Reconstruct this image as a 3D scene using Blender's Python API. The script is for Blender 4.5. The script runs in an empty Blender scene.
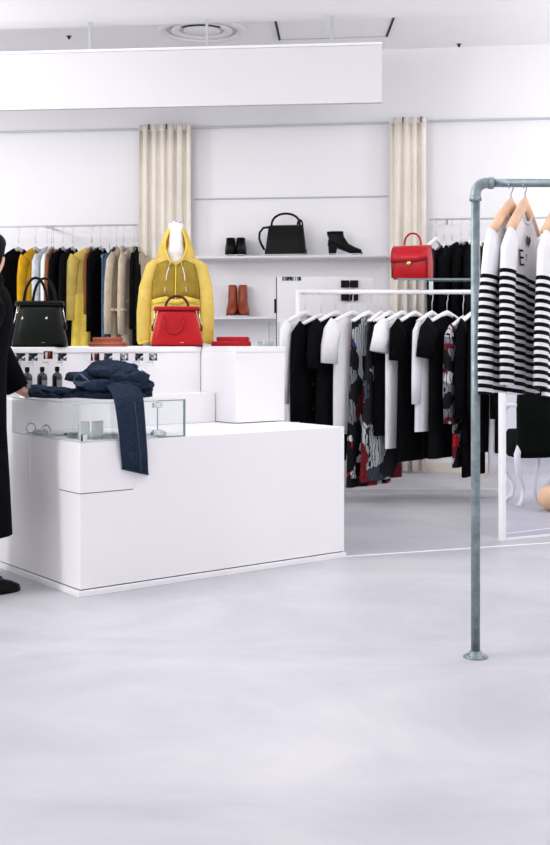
import bpy, math, random
from mathutils import Vector, Matrix, noise
random.seed(7)
SC = bpy.context.scene
COL = SC.collection

# ------------------------------------------------------------------ camera
F, CX, HY, EYE = 1150.0, 275.0, 340.0, 1.15        # focal length in px, horizon row, eye height
cam = bpy.data.cameras.new('camera'); cam.sensor_fit = 'HORIZONTAL'; cam.sensor_width = 36
cam.lens = 36 * F / 550; cam.shift_y = -(422.5 - HY) / 550; cam.clip_end = 100
camo = bpy.data.objects.new('camera', cam); COL.objects.link(camo)
camo.location = (0, 0, EYE); camo.rotation_euler = (math.pi / 2, 0, 0)
SC.camera = camo
# ------------------------------------------------------------------ light
SC.view_settings.view_transform = 'Standard'; SC.view_settings.look = 'None'
SC.view_settings.gamma = 1; SC.view_settings.use_curve_mapping = False
SC.view_settings.exposure = -1.08
wd = bpy.data.worlds.new('daylight'); SC.world = wd; wd.use_nodes = True
wd.node_tree.nodes['Background'].inputs[0].default_value = (1.0, 0.99, 0.985, 1)
wd.node_tree.nodes['Background'].inputs[1].default_value = 2.6     # daylight through the open shop front
def area(loc, sx, sy, w, rot=(0, 0, 0), col=(1, .99, .97)):
    l = bpy.data.lights.new('fill_area', 'AREA'); l.shape = 'RECTANGLE'; l.size = sx; l.size_y = sy
    l.energy = w; l.color = col
    o = bpy.data.objects.new('fill_area', l); COL.objects.link(o); o.location = loc; o.rotation_euler = rot
    return o
for yy in (0.6, 2.9, 5.2, 7.5):                    # added unseen area lights in rows, a general fill from above
    for xx in (-4.2, -1.4, 1.4, 4.2):
        area((xx, yy, 3.60), 1.2, 0.6, 1)
def point_fill(loc, w):                                 # added unseen point lights that brighten walls, ceiling and counter
    l = bpy.data.lights.new('fill_point', 'POINT'); l.energy = w; l.shadow_soft_size = .22; l.color = (1, .99, .97)
    o = bpy.data.objects.new('fill_point', l); COL.objects.link(o); o.location = loc
for gx, gy in ((-1.3, 5.4), (1.4, 5.4), (-3.9, 6.0), (-3.7, 8.4), (3.6, 6.2), (3.6, 8.2), (-3.2, 3.4), (2.6, 3.0)):
    point_fill((gx, gy, 2.5 if gy < 4 else 2.75 if gy > 8 else 3.05), 370 if gx < -3 and gy < 4 else 150 if gy > 8 else 52 if (gy == 5.4 and gx > 0) else 62 if gy > 5 else 85)
def spot(loc, target, w, size=35, blend=.6, r=.05):
    l = bpy.data.lights.new('track_spot', 'SPOT'); l.energy = w; l.spot_size = math.radians(size); l.spot_blend = blend
    l.shadow_soft_size = r
    o = bpy.data.objects.new('track_spot', l); COL.objects.link(o); o.location = loc
    o.rotation_euler = (Vector(target) - Vector(loc)).to_track_quat('-Z', 'Y').to_euler()
spot((-2.2, 2.6, 3.55), (1.0, 4.4, 0.3), 170, 50)
spot((-0.6, 5.9, 3.55), (1.0, 4.2, 0.0), 110, 50)
spot((1.2, 4.0, 3.55), (-.3, 5.9, .5), 30, 55)
spot((-2.6, 6.2, 3.5), (-1.6, 10.2, 1.8), 40, 60)
spot((2.2, 5.8, 3.5), (0.9, 8.6, 1.0), 40, 60)

# ------------------------------------------------------------------ helpers
def P(px, py, Y):
    return Vector(((px - CX) / F * Y, Y, EYE - (py - HY) / F * Y))
WS, WD = 0.146, 10.2                               # back wall: Y = WD - WS * X
WANG = -math.atan(WS)
def W(px, py, off=0.0):                            # point on the plane 'off' metres in front of the back wall
    Y = (WD - off / math.cos(WANG)) / (1 + WS * (px - CX) / F)
    return P(px, py, Y)
def lin(c):
    c /= 255.0
    return c / 12.92 if c <= .04045 else ((c + .055) / 1.055) ** 2.4
def rgb(c): return (lin(c[0]), lin(c[1]), lin(c[2]), 1)

class MB:
    def __init__(s): s.v = []; s.f = []
    def add(s, vs, fs):
        b = len(s.v); s.v += [tuple(v) for v in vs]; s.f += [tuple(i + b for i in f) for f in fs]; return s
    def box(s, x0, x1, y0, y1, z0, z1):
        return s.add([(x0,y0,z0),(x1,y0,z0),(x1,y1,z0),(x0,y1,z0),(x0,y0,z1),(x1,y0,z1),(x1,y1,z1),(x0,y1,z1)],
                     [(0,3,2,1),(4,5,6,7),(0,1,5,4),(1,2,6,5),(2,3,7,6),(3,0,4,7)])
    def loft(s, rings, caps=True, closed=True):
        n = len(rings[0]); vs = [p for r in rings for p in r]; fs = []
        for i in range(len(rings) - 1):
            for j in range(n if closed else n - 1):
                a = i*n + j; b = i*n + (j+1) % n
                fs.append((a, b, b + n, a + n))
        if caps: fs += [tuple(range(n))[::-1], tuple(range((len(rings)-1)*n, len(rings)*n))]
        return s.add(vs, fs)
    def tube(s, path, r, seg=10, caps=True, flat=None):
        path = [Vector(p) for p in path]; rings = []; m = len(path); up = None
        for i, p in enumerate(path):
            t = (path[min(i+1, m-1)] - path[max(i-1, 0)]).normalized()
            if up is None:
                up = Vector((0,1,0)) if abs(t.y) < .9 else Vector((1,0,0))
            a = (up - t * up.dot(t)).normalized(); b = t.cross(a); up = a
            rr = r[i] if isinstance(r, (list, tuple)) else r
            ra, rb = rr if isinstance(rr, tuple) else (rr, rr)
            rings.append([p + a*math.cos(2*math.pi*k/seg)*ra + b*math.sin(2*math.pi*k/seg)*rb for k in range(seg)])
        return s.loft(rings, caps)
    def lathe(s, prof, seg=20, c=(0,0,0)):
        rings = [[(c[0]+r*math.cos(2*math.pi*k/seg), c[1]+r*math.sin(2*math.pi*k/seg), c[2]+z) for k in range(seg)] for r, z in prof]
        return s.loft(rings, True)
    def sphere(s, c, rx, ry, rz, seg=14, rows=9):
        return s.loft([[(c[0]+rx*math.sin(a)*math.cos(2*math.pi*k/seg), c[1]+ry*math.sin(a)*math.sin(2*math.pi*k/seg), c[2]-rz*math.cos(a))
                        for k in range(seg)] for a in [math.pi*(.04+.92*i/(rows-1)) for i in range(rows)]])
    def mesh(s, name):
        me = bpy.data.meshes.new(name); me.from_pydata(s.v, [], s.f); me.update(); return me

def rrect(cx, cy, z, hx, hy, n=24, e=5.0):
    out = []
    for k in range(n):
        a = 2*math.pi*k/n; c, q = math.cos(a), math.sin(a)
        out.append((cx + hx*math.copysign(abs(c)**(2/e), c), cy + hy*math.copysign(abs(q)**(2/e), q), z))
    return out

def obj(name, mb, mat, parent=None, smooth=False, bevel=0, loc=None, rot=None, solid=0, sub=0):
    me = mb.mesh(name) if isinstance(mb, MB) else mb
    o = bpy.data.objects.new(name, me); COL.objects.link(o)
    if mat and not me.materials: me.materials.append(mat)
    if parent: o.parent = parent
    if loc is not None: o.location = loc
    if rot is not None: o.rotation_euler = rot
    if smooth:
        for p in me.polygons: p.use_smooth = True
    if bevel:
        m = o.modifiers.new('bevel', 'BEVEL'); m.width = bevel; m.segments = 2; m.limit_method = 'ANGLE'
    if solid:
        m = o.modifiers.new('solid', 'SOLIDIFY'); m.thickness = solid; m.offset = 0
    if sub:
        m = o.modifiers.new('sub', 'SUBSURF'); m.levels = sub; m.render_levels = sub
    return o
def tag(o, label, cat, group=None):
    o['label'] = label; o['category'] = cat
    if group: o['group'] = group
    return o
def thing(name, label, cat, loc=(0,0,0), rz=0, group=None):
    o = bpy.data.objects.new(name, None); COL.objects.link(o); o.empty_display_size = .05
    o.location = loc; o.rotation_euler = (0, 0, rz)
    return tag(o, label, cat, group)
def struct(name, mb, mat, parent=None, **k):
    o = obj(name, mb, mat, parent, **k)
    if not parent: o['kind'] = 'structure'
    return o

# ------------------------------------------------------------------ materials
MATS = {}
def mat(name, c, rough=.6, metal=0, spec=.4, vary=.0, scale=8, bump=0, bscale=60, sheen=0, trans=0, coat=0):
    if name in MATS: return MATS[name]
    m = bpy.data.materials.new(name); m.use_nodes = True; nt = m.node_tree; b = nt.nodes['Principled BSDF']
    b.inputs['Base Color'].default_value = rgb(c); b.inputs['Roughness'].default_value = rough
    b.inputs['Metallic'].default_value = metal; b.inputs['Specular IOR Level'].default_value = spec
    if coat: b.inputs['Coat Weight'].default_value = coat
    tc = nt.nodes.new('ShaderNodeTexCoord')
    if vary:
        n = nt.nodes.new('ShaderNodeTexNoise'); n.inputs['Scale'].default_value = scale; n.inputs['Detail'].default_value = 4
        r = nt.nodes.new('ShaderNodeValToRGB'); r.color_ramp.elements[0].position = .3; r.color_ramp.elements[1].position = .7
        r.color_ramp.elements[0].color = rgb([max(0, x*(1-vary)) for x in c]); r.color_ramp.elements[1].color = rgb([min(255, x*(1+vary)) for x in c])
        nt.links.new(tc.outputs['Object'], n.inputs['Vector']); nt.links.new(n.outputs['Fac'], r.inputs['Fac'])
        nt.links.new(r.outputs['Color'], b.inputs['Base Color'])
    if bump:
        n = nt.nodes.new('ShaderNodeTexNoise'); n.inputs['Scale'].default_value = bscale; n.inputs['Detail'].default_value = 3
        bp = nt.nodes.new('ShaderNodeBump'); bp.inputs['Strength'].default_value = bump; bp.inputs['Distance'].default_value = .02
        nt.links.new(tc.outputs['Object'], n.inputs['Vector']); nt.links.new(n.outputs['Fac'], bp.inputs['Height'])
        nt.links.new(bp.outputs['Normal'], b.inputs['Normal'])
    if trans:                                       # sheer cloth
        t = nt.nodes.new('ShaderNodeBsdfTransparent'); mx = nt.nodes.new('ShaderNodeMixShader'); mx.inputs[0].default_value = trans
        t.inputs[0].default_value = rgb([min(255, x*1.1) for x in c])
        nt.links.new(b.outputs[0], mx.inputs[1]); nt.links.new(t.outputs[0], mx.inputs[2])
        nt.links.new(mx.outputs[0], nt.nodes['Material Output'].inputs[0])
    MATS[name] = m; return m
def fabric(name, c, **k):
    k.setdefault('rough', .9); k.setdefault('spec', .06); k.setdefault('vary', .06); k.setdefault('scale', 14); k.setdefault('bump', .15); k.setdefault('bscale', 25)
    return mat(name, c, **k)
def stripes(name, z0, period, tilt, duty=.53, off=0.0):
    m = bpy.data.materials.new(name); m.use_nodes = True; nt = m.node_tree; b = nt.nodes['Principled BSDF']
    b.inputs['Roughness'].default_value = .9; b.inputs['Specular IOR Level'].default_value = .15
    off = (duty - z0/period) % 1.0                  # the first band ends exactly at z0
    N, Lk = nt.nodes.new, nt.links.new
    tc = N('ShaderNodeTexCoord'); sp = N('ShaderNodeSeparateXYZ'); Lk(tc.outputs['Object'], sp.inputs[0])
    def math_(op, a, bb=None):
        q = N('ShaderNodeMath'); q.operation = op
        for i, x in enumerate((a, bb)):
            if x is None: continue
            if isinstance(x, (int, float)): q.inputs[i].default_value = x
            else: Lk(x, q.inputs[i])
        return q.outputs[0]
    zt = math_('ADD', sp.outputs['Z'], math_('MULTIPLY', sp.outputs['X'], tilt))
    fr = math_('FRACT', math_('ADD', math_('DIVIDE', zt, period), 100 + off))
    band = math_('LESS_THAN', fr, duty)
    below = math_('LESS_THAN', zt, z0)
    k = math_('MULTIPLY', band, below)
    mx = N('ShaderNodeMix'); mx.data_type = 'RGBA'; Lk(k, mx.inputs['Factor'])
    mx.inputs['A'].default_value = rgb((236, 235, 240)); mx.inputs['B'].default_value = rgb((10, 10, 14))
    Lk(mx.outputs['Result'], b.inputs['Base Color']); return m
def printed(name, scale, cols, seed=0, stretch=(1, 1, 1), lines=.86):
    m = bpy.data.materials.new(name); m.use_nodes = True; nt = m.node_tree; b = nt.nodes['Principled BSDF']
    b.inputs['Roughness'].default_value = .85; b.inputs['Specular IOR Level'].default_value = .2
    N, Lk = nt.nodes.new, nt.links.new
    tc = N('ShaderNodeTexCoord'); mp = N('ShaderNodeMapping'); mp.inputs['Location'].default_value = (seed, seed*.7, seed*.3); mp.inputs['Scale'].default_value = stretch
    Lk(tc.outputs['Object'], mp.inputs[0])
    nz = N('ShaderNodeTexNoise'); nz.inputs['Scale'].default_value = 9
    va = N('ShaderNodeVectorMath'); va.operation = 'MULTIPLY_ADD'; va.inputs[1].default_value = (.16, .16, .16)
    Lk(mp.outputs[0], nz.inputs['Vector']); Lk(nz.outputs['Color'], va.inputs[0]); Lk(mp.outputs[0], va.inputs[2])
    vo = N('ShaderNodeTexVoronoi'); vo.inputs['Scale'].default_value = scale; Lk(va.outputs[0], vo.inputs['Vector'])
    sp = N('ShaderNodeSeparateColor'); Lk(vo.outputs['Color'], sp.inputs[0])
    r = N('ShaderNodeValToRGB'); r.color_ramp.interpolation = 'CONSTANT'
    els = r.color_ramp.elements; pos = 0
    for i, (wt, c) in enumerate(cols):
        e = els[i] if i < 2 else els.new(pos)
        e.position = pos; e.color = rgb(c); pos += wt
    Lk(sp.outputs[0], r.inputs['Fac'])
    wv = N('ShaderNodeTexWave'); wv.inputs['Scale'].default_value = 14; wv.inputs['Distortion'].default_value = 9; wv.inputs['Detail'].default_value = 2
    Lk(mp.outputs[0], wv.inputs['Vector'])
    lt = N('ShaderNodeMath'); lt.operation = 'GREATER_THAN'; lt.inputs[1].default_value = lines; Lk(wv.outputs['Fac'], lt.inputs[0])
    mx = N('ShaderNodeMix'); mx.data_type = 'RGBA'; mx.inputs['B'].default_value = rgb((16, 16, 20))
    Lk(lt.outputs[0], mx.inputs['Factor']); Lk(r.outputs['Color'], mx.inputs['A'])
    Lk(mx.outputs['Result'], b.inputs['Base Color']); return m
def glassy(name, tint=(.985, .995, .995), refl=.05):
    m = bpy.data.materials.new(name); m.use_nodes = True; nt = m.node_tree
    t = nt.nodes.new('ShaderNodeBsdfTransparent'); t.inputs[0].default_value = (*tint, 1)
    g = nt.nodes.new('ShaderNodeBsdfGlossy'); g.inputs['Roughness'].default_value = .03
    mx = nt.nodes.new('ShaderNodeMixShader'); mx.inputs[0].default_value = refl
    nt.links.new(t.outputs[0], mx.inputs[1]); nt.links.new(g.outputs[0], mx.inputs[2])
    nt.links.new(mx.outputs[0], nt.nodes['Material Output'].inputs[0]); return m

M_wall = mat('wall_paint', (234, 233, 237), .85, spec=.2, vary=.006, scale=1.5)
M_ceil = mat('ceiling_paint', (248, 247, 250), .9, spec=.1, vary=.005, scale=1)
M_white = mat('white_lacquer', (241, 239, 243), .55, spec=.25)
M_board = mat('white_board', (222, 220, 225), .7, spec=.2)
M_grey = mat('pale_grey_metal', (190, 193, 200), .4, metal=.3)
M_line = mat('grey_rail', (196, 198, 205), .45, metal=.2)
M_chrome = mat('chrome', (205, 210, 214), .15, metal=1)
M_black = mat('black_plastic', (10, 10, 12), .45, spec=.1)
M_gap = mat('dark_gap', (70, 74, 82), .8)
M_pipe = mat('galvanised_steel', (132, 146, 151), .42, metal=.55, vary=.12, scale=30)
M_blackleather = mat('black_leather', (7, 8, 8), .4, spec=.12, bump=.1, bscale=90)
M_greenblack = mat('dark_green_leather', (12, 17, 14), .42, spec=.14, bump=.1, bscale=90)
M_red = mat('red_leather', (172, 10, 24), .38, spec=.25, vary=.05, bump=.06, bscale=80)
M_reddark = mat('dark_red_trim', (70, 6, 14), .45)
M_tan = mat('tan_leather', (152, 78, 54), .45, vary=.08)
M_gold = mat('gold_metal', (222, 190, 130), .25, metal=1)
M_wood = mat('hanger_wood', (228, 188, 158), .5, vary=.05, scale=20)
M_cream = fabric('cream_curtain', (236, 229, 219), vary=.03, scale=3)
M_glass = glassy('clear_glass')
M_edge = mat('glass_edge', (120, 138, 142), .2)
M_mann = mat('mannequin_white', (236, 234, 238), .5)
M_hang = mat('hanger_white', (240, 239, 243), .5)
M_wirew = mat('hook_wire', (205, 206, 212), .3, metal=.6)
M_wire = mat('hook_steel', (140, 150, 156), .3, metal=.9)
F_black = fabric('black_cloth', (9, 9, 11), vary=.2)
F_black2 = fabric('soft_black_cloth', (14, 15, 18), vary=.2)
F_white = fabric('white_cotton', (238, 237, 242), vary=.01)
F_palegrey = fabric('pale_grey_cloth', (196, 203, 208))
F_mustard = fabric('mustard_cloth', (206, 156, 34), vary=.08)
F_yellow = fabric('sheer_yellow', (232, 210, 118), vary=.05, trans=.36)
F_yellow2 = fabric('yellow_cloth', (218, 192, 84), vary=.06)
F_olive = fabric('doubled_yellow', (146, 122, 50), vary=.08)
F_brown = fabric('brown_cloth', (124, 78, 50))
F_denim = fabric('denim', (92, 120, 148), vary=.12, scale=30)
F_denimd = fabric('dark_denim', (56, 76, 102), vary=.12, scale=30)
F_beige = fabric('trench_cotton', (192, 178, 156), vary=.05)
F_navy = fabric('navy_denim', (38, 49, 66), vary=.12, scale=60, bump=.3)
F_coat = fabric('coat_wool', (10, 11, 14), vary=.2)

# floor
mf = bpy.data.materials.new('polished_concrete'); mf.use_nodes = True
nt = mf.node_tree; b = nt.nodes['Principled BSDF']; b.inputs['Roughness'].default_value = .42; b.inputs['Specular IOR Level'].default_value = .3
tc = nt.nodes.new('ShaderNodeTexCoord'); n1 = nt.nodes.new('ShaderNodeTexNoise'); n1.inputs['Scale'].default_value = .9; n1.inputs['Detail'].default_value = 9; n1.inputs['Roughness'].default_value = .62; n1.inputs['Distortion'].default_value = .6
mp = nt.nodes.new('ShaderNodeMapping'); mp.inputs['Rotation'].default_value = (0, 0, .5); mp.inputs['Scale'].default_value = (1, 1.3, 1)
nt.links.new(tc.outputs['Object'], mp.inputs[0]); nt.links.new(mp.outputs[0], n1.inputs['Vector'])
r = nt.nodes.new('ShaderNodeValToRGB'); r.color_ramp.elements[0].position = .34; r.color_ramp.elements[1].position = .66
r.color_ramp.elements[0].color = rgb((171, 172, 180)); r.color_ramp.elements[1].color = rgb((196, 195, 201))
nt.links.new(n1.outputs['Fac'], r.inputs['Fac']); nt.links.new(r.outputs['Color'], b.inputs['Base Color'])
n2 = nt.nodes.new('ShaderNodeTexNoise'); n2.inputs['Scale'].default_value = 5; n2.inputs['Detail'].default_value = 5
r2 = nt.nodes.new('ShaderNodeMapRange'); r2.inputs['To Min'].default_value = .34; r2.inputs['To Max'].default_value = .55
nt.links.new(tc.outputs['Object'], n2.inputs['Vector']); nt.links.new(n2.outputs['Fac'], r2.inputs['Value']); nt.links.new(r2.outputs[0], b.inputs['Roughness'])
M_floor = mf

# ------------------------------------------------------------------ room
XL, XR, YB = -6.0, 6.2, -4.0
def wy(x): return WD - WS * x
struct('floor', MB().add([(XL,YB,0),(XR,YB,0),(XR,wy(XR)+.1,0),(XL,wy(XL)+.1,0),(XL,YB,-.1),(XR,YB,-.1),(XR,wy(XR)+.1,-.1),(XL,wy(XL)+.1,-.1)],
       [(0,1,2,3),(4,7,6,5),(0,4,5,1),(1,5,6,2),(2,6,7,3),(3,7,4,0)]), M_floor)
ZC, ZR = 3.64, 3.69                                # front ceiling, slightly higher strip along the back wall
def ly(x): return 8.98 - .105 * x
def slab(x0, x1, f0, f1, z0, z1):
    return MB().add([(x0,f0(x0),z0),(x1,f0(x1),z0),(x1,f1(x1),z0),(x0,f1(x0),z0),(x0,f0(x0),z1),(x1,f0(x1),z1),(x1,f1(x1),z1),(x0,f1(x0),z1)],
                    [(0,1,2,3),(4,7,6,5),(0,4,5,1),(1,5,6,2),(2,6,7,3),(3,7,4,0)])
ceil = struct('ceiling', slab(XL, XR, lambda x: YB, ly, ZC, ZC+.2), M_ceil)
obj('ceiling_strip', slab(XL, XR, ly, lambda x: wy(x)+.1, ZR, ZR+.15), M_ceil, ceil)
struct('wall_back', slab(XL, XR, wy, lambda x: wy(x)+.15, 0, ZR+.05), M_wall)
struct('wall_left', MB().box(XL-.15, XL, 8.0, wy(XL), 0, ZC+.1), M_wall)
struct('wall_right', MB().box(XR, XR+.15, 3.2, wy(XR), 0, ZC+.1), M_wall)
# baseboard of pale wood along the back wall
struct('baseboard_back', slab(-4, 5, lambda x: wy(x)-.02, wy, 0, .085), mat('pale_wood', (226, 216, 204), .6, vary=.03))
# thin metal joint in the floor
p0, p1 = Vector((.375, 6.105, 0)), Vector((2.6, 6.88, 0)); d = (p1-p0).normalized(); q = Vector((-d.y, d.x, 0))*.008
struct('trim_1', MB().add([p0-q, p1-q, p1+q, p0+q] + [v+Vector((0,0,.002)) for v in (p0-q, p1-q, p1+q, p0+q)],
       [(4,5,6,7),(0,1,5,4),(1,2,6,5),(2,3,7,6),(3,0,4,7)]), mat('joint_strip', (250, 250, 252), .5))
# wall rails / shadow gaps
def wallrail(name, px0, px1, y0, y1, off, r, m):
    a, bb = W(px0, y0, off), W(px1, y1, off)
    return MB().tube([a, bb], r, 8)
for i, (a, bb, y0, y1) in enumerate([(-60, 137, 133.4, 129.2), (192, 389, 128, 122.6), (428, 640, 121.2, 116)]):
    struct('trim_%d' % (i+2), wallrail('', a, bb, y0, y1, .03, .011, M_line), M_line)
struct('trim_5', wallrail('', 194, 388, 199.2, 196.2, .012, .007, M_line), M_line)

# ------------------------------------------------------------------ hanging white ceiling panel
def fy(x): return 8.86 - .10 * x
pan = thing('hanging_panel', 'long white panel hung from the ceiling on three thin rods', 'panel', (0, fy(0), 3.0))
xa, xb = -3.6, (382-CX)/F*8.77
def rel(mb, o):
    mb.v = [(x-o[0], y-o[1], z-o[2]) for x, y, z in mb.v]; return mb
o_ = (0, fy(0), 3.0)
zb, zt = 2.965, 3.425
obj('face_panel', rel(slab(xa, xb, lambda x: fy(x), lambda x: fy(x)+.05, zb, zt-.022), o_), M_board, pan)
obj('top_rim', rel(slab(xa, xb+.004, lambda x: fy(x)-.006, lambda x: fy(x)+.056, zt-.02, zt), o_), M_white, pan)
for px in (88, 207, 331):
    x = (px-CX)/F*8.95
    obj('rod', rel(MB().box(x-.011, x+.011, fy(x)+.014, fy(x)+.036, zt-.01, ZC), o_), M_grey, pan)
# round ceiling vent
c = Vector(((202-CX)/F*9.42, 9.42, ZR))
vt = thing('ceiling_vent', 'round white air vent with stepped rings in the ceiling', 'vent', c)
obj('outer_ring', MB().lathe([(.37,0),(.365,-.012),(.30,-.022),(.29,-.004),(.29,0)], 40), M_white, vt, smooth=True)
obj('inner_ring', MB().lathe([(.255,-.001),(.25,-.014),(.20,-.02),(.185,-.004),(.18,-.001)], 40), M_white, vt, smooth=True)
obj('core_disc', MB().lathe([(.15,-.001),(.15,-.012),(.02,-.018),(.01,-.018)], 32), M_white, vt, smooth=True)
obj('back_plate', MB().lathe([(.285,-.001),(.285,-.003),(.01,-.003),(.01,-.001)], 36), M_line, vt)
obj('dark_slot', MB().tube([(.215*math.cos(a_), .215*math.sin(a_), -.02) for a_ in [math.radians(225+90*i/12) for i in range(13)]], [(.018,.004)]*13, 6), M_black, vt)
# ceiling hatch
def cpt(px, py, z): 
    Y = (z-EYE)*F/(HY-py); return Vector(((px-CX)/F*Y, Y, z))
h = [cpt(275, 18.2, ZR), cpt(395, 14.0, ZR), cpt(387, 35.5, ZR), cpt(279.5, 39, ZR)]
hc = sum(h, Vector())/4
ht = thing('ceiling_hatch', 'rectangular ceiling hatch with thin dark outline beside the hanging panel', 'hatch', hc)
hh = [p-hc for p in h]
obj('hatch_door', MB().add([p*.97+Vector((0,0,-.006)) for p in hh]+[p*.97 for p in hh], [(0,3,2,1),(0,1,5,4),(1,2,6,5),(2,3,7,6),(3,0,4,7)]), M_ceil, ht)
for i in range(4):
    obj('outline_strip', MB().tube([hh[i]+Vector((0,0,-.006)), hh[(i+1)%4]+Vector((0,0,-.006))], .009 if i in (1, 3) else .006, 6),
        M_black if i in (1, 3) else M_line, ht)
for px, py, lab in ((69, 36, 'tiny black sprinkler in ceiling above the hanging panel'), (459, 44, 'tiny black sprinkler in ceiling right of the hatch')):
    p = cpt(px, py, ZR)
    t = thing('sprinkler', lab, 'sprinkler', p)
    obj('rose', MB().lathe([(.022,0),(.02,-.006),(.008,-.008)], 12), M_gap, t); obj('nozzle', MB().lathe([(.009,-.008),(.012,-.02),(.004,-.028)], 10), M_black, t)

# ------------------------------------------------------------------ curtains
def curtain(px0, px1, pytop, label, nf, seed):
    a, bb = W(px0, pytop, .10), W(px1, pytop, .10); ztop = (a.z+bb.z)/2
    w = (bb-a).length; mid = (a+bb)/2
    t = thing('curtain', label, 'curtain', (mid.x, mid.y, 0), WANG)
    rnd = random.Random(seed); ph = [rnd.uniform(-.7, .7) for _ in range(nf+2)]
    N, Mv = nf*8, 10; grid = []
    for j in range(Mv+1):
        v = j/Mv; z = ztop - v*(ztop-.02); row = []
        for i in range(N+1):
            u = i/N; k = u*nf
            y = .024*math.sin(2*math.pi*k + ph[int(k)]*.8*(1+v*.3)) * (1-.25*v) + .01*math.sin(5*k+3*v)
            x = (u-.5)*w*(1+.03*v) + .008*math.sin(4*math.pi*k+seed)
            row.append((x, y, z))
        grid.append(row)
    mb = MB(); vs = [p for r_ in grid for p in r_]; n = N+1
    mb.add(vs, [(i*n+j, i*n+j+1, (i+1)*n+j+1, (i+1)*n+j) for i in range(Mv) for j in range(N)])
    obj('drape', mb, M_cream, t, smooth=True, solid=.004)
    hb = MB()
    top = grid[0]; hem = [[(x, y-.003, z+.0) for x, y, z in top], [(x, y-.003, z-.06) for x, y, z in top]]
    hb.add([p for r_ in hem for p in r_], [(j, j+1, n+j+1, n+j) for j in range(N)])
    obj('heading_tape', hb, M_cream, t, smooth=True, solid=.003)
    for k in range(nf):
        x = (k+.35)/nf*w - w/2
        obj('hook', MB().box(x-.006, x+.006, -.062, -.05, ztop-.055, ztop-.005), M_gap if k in (1, 3) else M_line, t)
curtain(139, 191, 124.5, 'cream pleated curtain hanging behind the yellow hooded jacket', 6, 3)
curtain(391, 427, 117.5, 'narrow cream curtain hanging behind the red handbag', 4, 5)

# ------------------------------------------------------------------ garments
def garment_fn(wt, wb, L, t, slope, fold, seed):
    rnd = random.Random(seed); k1, k2, p1, p2 = rnd.uniform(5, 8), rnd.uniform(9, 13), rnd.uniform(0, 6), rnd.uniform(0, 6)
    def pt(u, v, side, neck, dip):
        au = abs(u); zt = -slope*au**1.15
        if au < neck: zt -= dip*(1-(au/neck)**2)
        w = wt + (wb-wt)*v**.8
        if v < .12: w *= .985 + .015*v/.12
        z = zt*(1-v) - L*v
        th = (t*.35 + t*.65*min(1, v*3.0)) * (1-au**3)**.5 if au < 1 else 0
        y = side*th + fold*min(1, v*1.4)*(math.sin(k1*u+p1)*.6+math.sin(k2*u+p2+v*1.3)*.4)*(1-.4*(au > .9))
        return (u*w, y, z)
    return pt
def shell(pt, neck=.38, dipf=.08, dipb=.02, N=22, Mv=14, v0=0.0):
    mb = MB(); rows = []
    for j in range(Mv+1):
        v = v0 + (1-v0)*j/Mv
        fr = [pt(-1+2*i/N, v, -1, neck, dipf) for i in range(N+1)]
        bk = [pt(1-2*i/N, v, 1, neck, dipb) for i in range(1, N)]
        rows.append(fr+bk)
    return mb.loft(rows, caps=False)
def sleeve_mb(sx, wt, slope, length, out, r0, r1, seed=0, fwd=0.0):
    # path from the shoulder end down along the side
    a = Vector((sx*wt*.86, 0, -slope*.92-.035))
    pts = [a, Vector((sx*(wt+out*.45), -.003+fwd*.1, -slope-.075)), Vector((sx*(wt+out*.8), fwd*.3, -slope-.075-(length)*.3)),
           Vector((sx*(wt+out), fwd*.7, -slope-.075-length*.65)), Vector((sx*(wt+out*.97), fwd, -slope-.075-length))]
    if length < .25: pts = pts[:2] + [Vector((sx*(wt+out*.8), fwd*.5, -slope-.05-length*.5)), Vector((sx*(wt+out), fwd, -slope-.05-length))]
    n = len(pts)
    rr = [((r0+(r1-r0)*i/(n-1))*.5, r0+(r1-r0)*i/(n-1)) for i in range(n)]
    rr[0] = (.02, r0*.95)
    mb = MB().tube(pts, rr, 12)
    rnd = random.Random(seed)
    mb.v = [(x + .004*math.sin(z*40+seed), y + .004*math.sin(z*31+seed*2), z) for x, y, z in mb.v]
    return mb
def neck_band(pt, neck, dipf, dipb, wt):
    path = []
    for i in range(9):
        u = -neck + 2*neck*i/8; x, y, z = pt(u, .002, -1, neck, dipf); path.append((x, y-.002, z))
    for i in range(1, 8):
        u = neck - 2*neck*i/8; x, y, z = pt(u, .002, 1, neck, dipb); path.append((x, y+.002, z))
    path.append(path[0])
    return MB().tube(path, .006, 6, caps=False)
def make_hanger(loc, rz, rise, half, m, label, wood=False, name='hanger', hookm=None, group=None, slope=.06, thick=.016):
    t = thing(name, label, 'hanger', loc, rz, group)
    pts = []; rr = []
    for i in range(11):
        u = -1+i/5; z = -slope*abs(u)**1.15*1.0 + (.006 if thick > .01 else -.022)
        pts.append((u*half, 0.006*abs(u), z)); rr.append((thick*(.6+.7*abs(u)) if not wood else thick*(.75+.5*abs(u)), (.030-.014*abs(u)) if wood else (.02-.008*abs(u))))
    obj('shoulder_bar', MB().tube(pts, rr, 10), m, t, smooth=True)
    hk = [(0,0,.02),(0,0,rise*.55),(.012,0,rise*.66)]
    R = .02
    for k in range(7):
        a = math.radians(-60+k*45); hk.append((.0+R*math.cos(a), 0, rise-.004+R*math.sin(a)-.008))
    obj('hook', MB().tube([(x, y, z) for x, y, z in hk], .0022 if wood else .0028, 6), hookm or M_wirew, t, smooth=True)
    return t
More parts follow.
